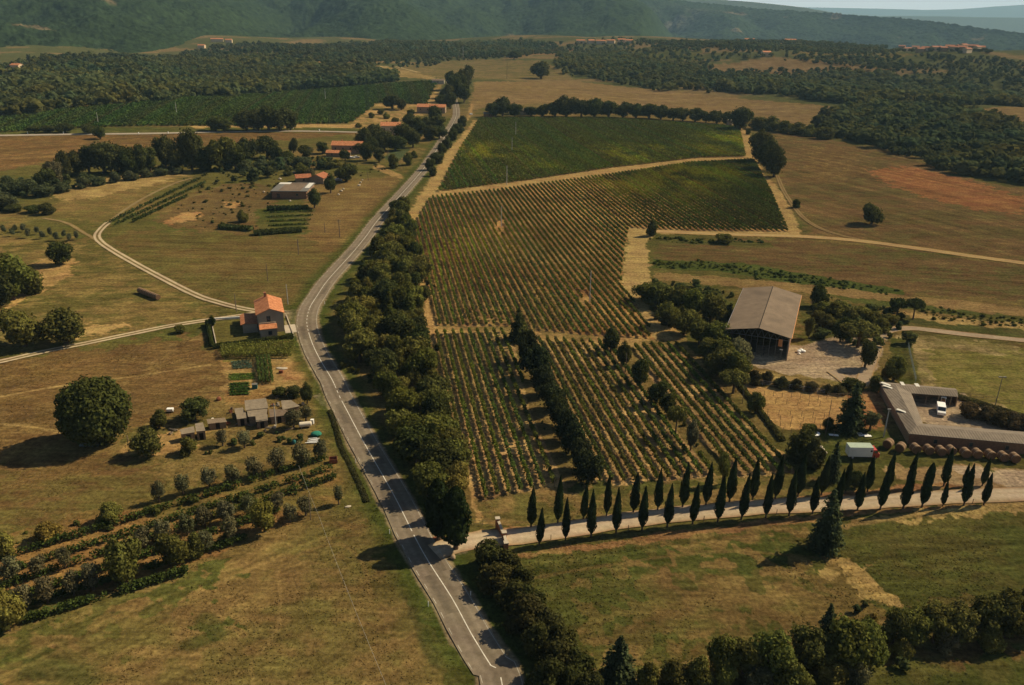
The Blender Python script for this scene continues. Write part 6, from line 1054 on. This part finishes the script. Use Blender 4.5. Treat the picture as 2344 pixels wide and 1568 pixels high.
POLES = [(r6(998,1415), r6(0,1235)[1], .17, 'pole', 'wooden pole with transformer arms in the brown field left of the road', 2), (r1(1120,245), r1(0,45)[1], .13, 'polec', 'thin pale pole behind the terracotta house, right one', 0), (r1(605,320), r1(0,140)[1], .13, 'pole', 'thin dark pole left of the terracotta house', 0), (zq(0,570,.37)(1810,360), zq(0,570,.37)(0,240)[1], .12, 'pole', 'thin dark pole in the meadow above the terracotta house', 0), (zq(0,570,.37)(2017,180), zq(0,570,.37)(0,75)[1], .12, 'pole', 'thin dark pole highest in the meadow above the house', 0),
 (q2(1187,922), q2(0,825)[1], .17, 'polec', 'pale pole at the back of the dense upper vineyard', 1), (q2(1162,1030), q2(0,930)[1], .17, 'polec', 'pale pole in the middle of the dense upper vineyard', 1), (q2(1127,1252), q2(0,1120)[1], .17, 'polec', 'pale pole at the lower edge of the dense upper vineyard', 1), (q2(1090,1532), q2(0,1395)[1], .16, 'polec', 'pale pole in the bare gap of the striped vineyard', 1),
 (c5(1686,500), c5(0,290)[1], .14, 'polec', 'tall pale pole in the right part of the striped vineyard', 0), (c5(1928,975), c5(0,845)[1], .10, 'pole', 'thin pole beside the second tree line', 0), (r6(850,1370), r6(0,1265)[1], .12, 'pole', 'thin pole left of the transformer pole', 0), (r6(585,1540), r6(0,1430)[1], .12, 'pole', 'thin pole at the edge of the grass below the farm', 0), (r6(1482,620), r6(0,520)[1], .15, 'pole', 'dark pole among the roadside gardens', 1), (r6(1282,850), r6(0,760)[1], .13, 'pole', 'pole beside the rubble in the brown field', 0), (r6(1540,1240), r6(0,1180)[1], .10, 'polec', 'pale post among the roadside trees', 0),
 (q2(1128,535), q2(0,420)[1], .25, 'pole', 'dark pole on the far pale field', 1), (q2(832,405), q2(0,310)[1], .25, 'polec', 'pale pole before the wood under the mountain', 0), (zq(0,0,.37)(1195,775), zq(0,0,.37)(0,690)[1], .2, 'polec', 'pale pole in the middle of the far left vineyard', 0), (zq(0,0,.37)(2200,680), zq(0,0,.37)(0,600)[1], .2, 'polec', 'pale pole at the right end of the far left vineyard', 0), (zq(0,0,.37)(665,840), zq(0,0,.37)(0,760)[1], .2, 'polec', 'pale pole near the left end of the far left vineyard', 0),
 (l4(365,725), l4(0,395)[1], .08, 'pole', 'thin dark mast in the staked plot', 0), (zq(1750,660)(422,1400), zq(1750,660)(0,1215)[1], .08, 'pole', 'thin dark post at the vineyard side of the staked plot', 0), (m4(1320,460), m4(0,240)[1], .12, 'concrete' if False else 'polec', 'pale pole in the middle of the garden sheds', 1), (m4(1668,1400), m4(0,1150)[1], .08, 'pole', 'dark post at the lower edge of the olive rows', 0)]
for px, top, r, mm, lb, ar in POLES: pole(px, top, r, mm, lb, arms=ar)
pole(l4(940, 770), l4(0, 495)[1], .16, 'polec', 'stout grey lamp post at the corner of the stable', 'lamp post', name='lamp_post', lamp=1)
pole(l4(2055, 460), l4(0, 172)[1], .09, 'steel', 'tall floodlight mast of the sports field', 'floodlight mast', name='floodlight_mast', lamp=2)
a = at(*s(752, 1290)); 
mb = MB(); e0 = np.array(at(*s(747, 1165), z=5.5)); e1 = np.array(at(*s(797, 1290), z=6.0)); e2 = np.array(at(*s(965, 1713), z=6.5))
mb.tube([tuple(e0+(e1-e0)*k+np.array([0, 0, -1.2*k*(1-k)])) for k in np.linspace(0, 1, 8)]+[tuple(e1+(e2-e1)*k+np.array([0, 0, -2.5*k*(1-k)])) for k in np.linspace(.05, 1, 18)], .016, 4); tag(mb.build('overhead_cable', M['polec']), 'pale overhead cable sagging across the lower left meadow', 'cable')
# gate
p_ = at(*r5(775, 690)); q_ = at(*r5(860, 940)); gdir = math.atan2(q_[1]-p_[1], q_[0]-p_[0])
for P_, h, lb in ((p_, 2.4, 'brick gate pillar on the vineyard side of the driveway'), (at(*r5(842, 790)), 1.5, 'short brick gate pillar at the driveway edge'), (q_, 2.5, 'brick gate pillar on the meadow side of the driveway')):
    t = empty('gate_pillar', (P_[0], P_[1], 0), .2, lb, 'gate pillar', 'brick gate pillars'); MB().box((0, 0, h/2-.1), (.75, .75, h+.2)).build('shaft', M['brickred'], t); MB().box((0, 0, h+.08), (.92, .92, .16)).build('cap', M['concrete'], t)
def gwall(a, b, h0, h1, label):
    n = 8; mb = MB(); top = MB(); d = (b-a)[:2]; L = np.hypot(*d); nn = np.array([d[1], -d[0]])/L*.2
    for k in range(n):
        f0, f1 = k/n, (k+1)/n; h_0 = h1+(h0-h1)*math.cos(f0*1.57)**1.5; h_1 = h1+(h0-h1)*math.cos(min(f1*1.57, 1.5699))**1.5; x0 = a[:2]+d*f0; x1 = a[:2]+d*f1
        for B, za0, za1, zb0, zb1, g in ((mb, -.1, h_0, -.1, h_1, 1.0), (top, h_0, h_0+.1, h_1, h_1+.1, 1.3)):
            m_ = nn*g; B.quad((*(x0-m_), za0), (*(x1-m_), zb0), (*(x1-m_), zb1), (*(x0-m_), za1)); B.quad((*(x1+m_), zb0), (*(x0+m_), za0), (*(x0+m_), za1), (*(x1+m_), zb1)); B.quad((*(x0-m_), za1), (*(x1-m_), zb1), (*(x1+m_), zb1), (*(x0+m_), za1))
    t = mb.build('gate_wall', M['brickred']); tag(t, label, 'wall'); top.build('coping', M['concrete'], t)
gwall(at(*r5(782, 700)), at(*r5(832, 775)), 2.0, .9, 'curved brick gate wall on the vineyard side'); gwall(at(*r5(858, 920)), at(*r5(845, 800)), 2.0, 1.0, 'curved brick gate wall on the meadow side')
def post(name, px, h, r, m, label, cat, group):
    p_ = at(*px); mb = MB(); mb.tube([(0, 0, -.1), (0, 0, h*.9), (0, 0, h)], [r, r, r*.7], 6); o = mb.build(name, M[m]); o.location = (p_[0], p_[1], gz(p_[0], p_[1])); return tag(o, label, cat, group)
for i, (px) in enumerate([r5(1308, 805), s(1570.7, 1327.5), r5(2083, 705), s(1759, 1303.7), s(1759+182, 1287.5), q3(160, 462), q3(1975, 345)]): post('fence_post', px, 1.3, .07, 'wood', f"thin wooden fence post, {ordn(i+1)} from the gate beside the near cypress row", 'post', 'fence posts beside the near cypress row')
for i, px in enumerate([w2(107, 66), w2(335, 545), w2(597, 1035)]): post('road_post', px, 1.0, .07, 'white', f"white road marker post, {ordn(i+1)} from the top on the left verge", 'marker post', 'marker posts of the left verge')
for i, px in enumerate([w2(592, 488), w2(883, 965), r1(1487, 240)]): post('road_post', px, 1.0, .07, 'white', ['white road marker post on the right verge beside the dark gate cypress', 'white road marker post on the right verge beside the overgrown hedge', 'white road marker post on the right verge at the bend'][i], 'marker post', 'marker posts of the right verge')
for i, (x, y) in enumerate([(188,905),(430,905),(700,908),(938,909),(1137,905),(2158,888),(1980,872)]): post('road_post', zq(0, 0, .37)(x, y), 1.6, .3, 'white', f"white bollard, {ordn(i+1)} from the left along the pale road", 'bollard', 'white bollards along the pale road')
b4 = zq(1750, 660); k = 0
for row, (y0, xs) in enumerate([(1322, (640, 1180)), (1390, (600, 1260)), (1500, (560, 1240)), (1562, (640, 1330)), (1622, (700, 1300)), (1690, (780, 1290)), (1755, (830, 1200))]):
    for i in range(7):
        f = i/6; x = xs[0]+(xs[1]-xs[0])*f+(45 if row % 2 else 0); y = y0+f*42; k += 1; post('stake', b4(x, y), 1.55, .055, 'wood', f"dark stake, {ordn(i+1)} from the left in {ordn(row+1)} row of the staked plot", 'stake', 'stakes of the staked plot')
def railfence(name, pts, h, rails, m, label, sp=3.0, r=.05):
    P_ = np.array([at(*q)[:2] for q in pts]); L = np.concatenate([[0], np.cumsum(np.linalg.norm(np.diff(P_, axis=0), axis=1))]); o0 = P_[0]; t = empty(name, (*o0, 0), 0, label, 'fence')
    for z in np.linspace(h*.35, h, rails): mb = MB(); mb.tube([(*(q-o0), gz(*q)+z) for q in P_], r*.7, 5); mb.build('rail', M[m], t)
    for d in np.arange(0, L[-1]+.1, sp): q = np.array([np.interp(d, L, P_[:, 0]), np.interp(d, L, P_[:, 1])]); mb = MB(); mb.tube([(*(q-o0), gz(*q)-.1), (*(q-o0), gz(*q)+h+.1)], r, 5); mb.build('post', M[m], t)
railfence('rail_fence', [b4(490, 1195), b4(1245, 1305)], 1.4, 3, 'silver', 'three rail metal fence between the yard shrubs and the staked plot', 3.5)
railfence('rail_fence', [l4(370, 385), l4(800, 375)], 1.3, 3, 'wood', 'wooden rail fence behind the spreading cedar', 3)
railfence('net_fence', [b4(2062, 765), b4(2155, 1195)], 1.6, 4, 'bluegrey', 'blue grey net fence along the left side of the sports field', 2.5, .05)
railfence('rail_fence', [r5(500, 655), r5(765, 660)], 1.1, 2, 'wood', 'short wooden rail fence left of the brick gate', 2.5)
railfence('rail_fence', [l4(1680, 350), l4(2344, 455)], .9, 2, 'wood', 'low wooden rail along the near side of the sports field', 3)
# ------------------------------------------------------------------ small things
def lump(name, px, r, h, m, label, cat, group=None, seed=0, stretch=1.0, yaw=0):
    p_ = at(*px); g = np.random.default_rng(seed+50); iv, iq = ico(); V = iv*np.array([r*stretch, r, h])*(1+g.normal(0, .16, (12, 1)))+np.array([0, 0, h*.55]); me = bpy.data.meshes.new(name); me.from_pydata(V.tolist(), [], [tuple(f[:3]) for f in iq]); me.materials.append(M[m]); o = link(name, me); o.location = (p_[0], p_[1], gz(p_[0], p_[1])); o.rotation_euler = (0, 0, yaw)
    md = o.modifiers.new('round', 'SUBSURF'); md.levels = md.render_levels = 1; return tag(o, label, cat, group)
q = at(*m4(1615, 478)); t = empty('gas_tank', (q[0], q[1], .1), .25, 'white horizontal gas tank with cream ends by the shed olive', 'gas tank'); mb = MB(); mb.tube([(-1.5, 0, .85), (-1.3, 0, .85), (1.3, 0, .85), (1.5, 0, .85)], [.4, .62, .62, .4], 16); mb.build('vessel', M['tank'], t)
for x in (-.9, .9): MB().box((x, 0, .2), (.2, .8, .5)).build('foot', M['concrete'], t)
q = at(*m4(1685, 440)); o = MB().box((0, 0, .55), (.7, .6, 1.1)).box((0, 0, 1.13), (.8, .7, .06)).build('meter_box', M['white']); o.location = (q[0], q[1], .05); tag(o, 'small white meter box beside the gas tank', 'box')
lump('tarpaulin_heap', m4(1725, 555), 1.5, .9, 'tarp', 'heap under a green tarpaulin beside the road ditch', 'heap', None, 1, 1.2, .3)
a = at(*m4(1700, 625)); 
for i in range(6):
    o = MB().box((0, 0, 0), (3.2-.25*i, .16, .1)).build('plank', M['white']); o.location = (a[0]+random.uniform(-.4, .4), a[1]-.6+i*.26, .25+.09*i); o.rotation_euler = (0, random.uniform(-.05, .05), .22+random.uniform(-.15, .15)); tag(o, f"white plank, {ordn(i+1)} from the front in the stack before the green tarpaulin", 'plank', 'white planks before the tarpaulin')
lump('barrel', m4(1503, 640), .6, .8, 'teal', 'dark teal plastic tank left of the green tarpaulin', 'tank', None, 2)
q = at(*m4(1895, 825)); t = MB(); W2 = 1.7
for x, y, sx_, sy_ in ((-W2/2, 0, .08, 1.5), (W2/2, 0, .08, 1.5), (0, -.71, W2-.1, .08), (0, .71, W2-.1, .08)): t.box((x, y, .55), (sx_, sy_, 1.0))
t.box((0, 0, .1), (W2-.1, 1.3, .08)); o = t.build('skip_bin', M['rust']); o.location = (q[0], q[1], .08); o.rotation_euler = (0, 0, .25); tag(o, 'rusty open iron bin at the end of the vine rows', 'bin')
q = at(*m4(265, 325)); t = empty('handcart', (q[0], q[1], .05), .1, 'white handcart standing on the dry meadow by the sheds', 'cart'); MB().box((0, 0, .75), (1.5, 1.0, .6)).build('tray', M['white'], t); wheels(t, [(-.7, 0), (.7, 0)], .35, .1)
CL = [(880,300),(870,330),(1090,440),(1060,455),(1000,450),(960,440),(1270,400),(1290,430),(1330,420),(1400,400),(1430,380),(1250,480),(1215,510),(840,440),(800,470),(760,430),(700,480),(1350,250),(1330,180),(1290,260),(1310,480),(1460,500),(690,415),(300,500),(270,540),(1150,480),(1590,250)]
for i, (x, y) in enumerate(CL):
    q = at(*m4(x, y)); sz = (random.uniform(.4, 1.3), random.uniform(.3, .9), random.uniform(.25, .8)); nm, mm, ct = [('crate', 'wood', 'crate'), ('crate', 'rust', 'crate'), ('block', 'concrete', 'concrete block'), ('plank', 'wood', 'plank'), ('drum', 'tank', 'drum'), ('plank', 'fibre2', 'plank')][i % 6]
    mb = MB()
    if nm == 'drum': mb.tube([(0, 0, -.02), (0, 0, .8)], .3, 12)
    elif nm == 'plank': mb.box((0, 0, .12), (2.4, .3, .1)); mb.box((.2, .35, .12), (2.1, .28, .1)); mb.box((0, .15, .24), (2.2, .3, .1), .1)
    elif nm == 'crate': [mb.box((0, s_*sz[1]/2, sz[2]/2), (sz[0], .06, sz[2])) for s_ in (-1, 1)]; [mb.box((s_*sz[0]/2, 0, sz[2]/2), (.06, sz[1]-.07, sz[2])) for s_ in (-1, 1)]; mb.box((0, 0, .06), (sz[0]-.1, sz[1]-.1, .06))
    else: mb.box((0, 0, sz[2]/2), sz); mb.box((.1, .05, sz[2]+.1), (sz[0]*.6, sz[1]*.7, .2))
    o = mb.build(nm, M[mm]); o.location = (q[0], q[1], .06); o.rotation_euler = (0, 0, random.uniform(0, 3)); tag(o, f"{'pale' if mm in ('concrete', 'tank', 'fibre2') else 'brown'} {ct}, {ordn(i+1)} piece of the clutter around the garden sheds", ct, 'clutter around the garden sheds')
lump('stump', m4(750, 205), .8, .8, 'rust', 'rusty brown heap on the meadow above the garden sheds', 'heap', None, 3)
for i, px in enumerate([r1(1045, 885), r1(1080, 888)]): lump('plastic_sheet', px, .9, .2, 'concrete', ['crumpled white plastic sheet on the bare garden bed, left piece', 'crumpled white plastic sheet on the bare garden bed, right piece'][i], 'plastic sheet', None, 5+i, 1.6)
o = MB().box((0, 0, .35), (1.1, .7, .7)).build('crate', M['rust']); q = at(*r1(1052, 930)); o.location = (q[0], q[1], .05); tag(o, 'red brown crate on the bare bed of the kitchen garden', 'crate')
q = at(*r1(790, 1085)); t = empty('water_tank', (q[0], q[1], .05), .2, 'dark teal water tank beside the lowest garden bed', 'tank'); MB().box((0, 0, .6), (1.3, 1.1, 1.2)).build('body', M['teal'], t); MB().box((0, 0, 1.23), (1.4, 1.2, .06)).build('lid', M['steel'], t)
q = at(*r1(375, 465)); o = MB().box((0, 0, .5), (.12, .12, 1.0)).box((0, 0, 1.0), (1.0, .7, .35)).build('letter_box', M['white']); o.location = (q[0], q[1], 0.05); tag(o, 'white box on a post beside the clipped tree', 'box')
lump('white_sheet', s(870, 1268), .55, .2, 'concrete', 'torn white plastic sheet lying on the meadow left of the road', 'plastic sheet', None, 8, 1.8, .4)
for i, (x, y, r) in enumerate([(1015, 955, 1.5), (1035, 935, 1.1), (1190, 900, 1.8), (1205, 870, 1.4), (1225, 845, 1.0), (985, 990, 1.2), (400, 835, 1.6), (540, 775, 2.0), (575, 735, 1.8), (600, 710, 1.6), (500, 1055, 1.2), (240, 965, 1.2)]): lump('rubble_stone', r6(x, y), r*.7, r*.45, 'concrete', f"pale rubble lump, {ordn(i+1)} counted around the brick farm building", 'rubble', 'rubble around the farm building', 20+i)
t = empty('water_tank', at(*l4(240, 792)), 0, 'concrete drum with round white lid below the cedar', 'tank'); mb = MB(); mb.tube([(0, 0, -.1), (0, 0, 1.5)], .7, 16); mb.build('drum', M['concrete'], t); mb = MB(); mb.tube([(0, 0, 1.5), (0, 0, 1.6)], 1.25, 20); mb.build('lid', M['white'], t)
q = at(1669, 288); t = empty('water_tank', q, 0, 'grey round water tank at the top corner of the upper vineyard', 'tank'); mb = MB(); mb.tube([(0, 0, -.2), (0, 0, 4.6)], 2.6, 20); mb.build('drum', M['fibre2'], t); mb = MB(); mb.tube([(0, 0, 4.6), (0, 0, 4.9)], [2.75, 2.2], 20); mb.build('lid', M['concrete'], t)
for i, (x, y) in enumerate([(270, 838), (290, 862), (312, 885), (335, 912), (358, 938)]): lump('stone', l4(x, y), .55, .45, 'concrete', f"pale boulder, {ordn(i+1)} from the drum along the grass edge", 'boulder', 'boulders below the concrete drum', 60+i)
for i, (x, y, L) in enumerate([(440, 758, 2.2), (740, 760, 2.6), (780, 768, 1.8), (690, 742, 1.6)]): q = at(*l4(x, y)); o = MB().box((0, 0, 0), (L, .7, .08)).build('loose_sheet', M['white']); o.location = (q[0], q[1], .2); o.rotation_euler = (.08, .03, random.uniform(-.3, .3)); tag(o, f"white sheet lying in the grass, {ordn(i+1)} below the cedar", 'sheet', 'white sheets below the cedar')
for i, (x, y, r) in enumerate([(985, 885, .9), (1010, 878, 1.0), (1035, 882, .8), (990, 905, .6)]): lump('sack', b4(x, y), r, r*.7, 'white', f"white bulging sack, {ordn(i+1)} in the heap beside the barn", 'sack', 'white sacks beside the barn', 70+i)
lump('boulder', s(1133, 1397), .7, .7, 'stone', 'brown boulder at the corner of the driveway mouth', 'boulder', None, 90); lump('sign_base', s(1098, 1347), .9, .3, 'rust', 'red brown flower bed at the foot of the gate cypresses', 'flower bed', None, 91, 2.0)
p_ = at(*s(420, 1101)); post('fence_post', s(320, 1104), 1.6, .12, 'wood', 'pale fence post right of the huge oak', 'post', None)
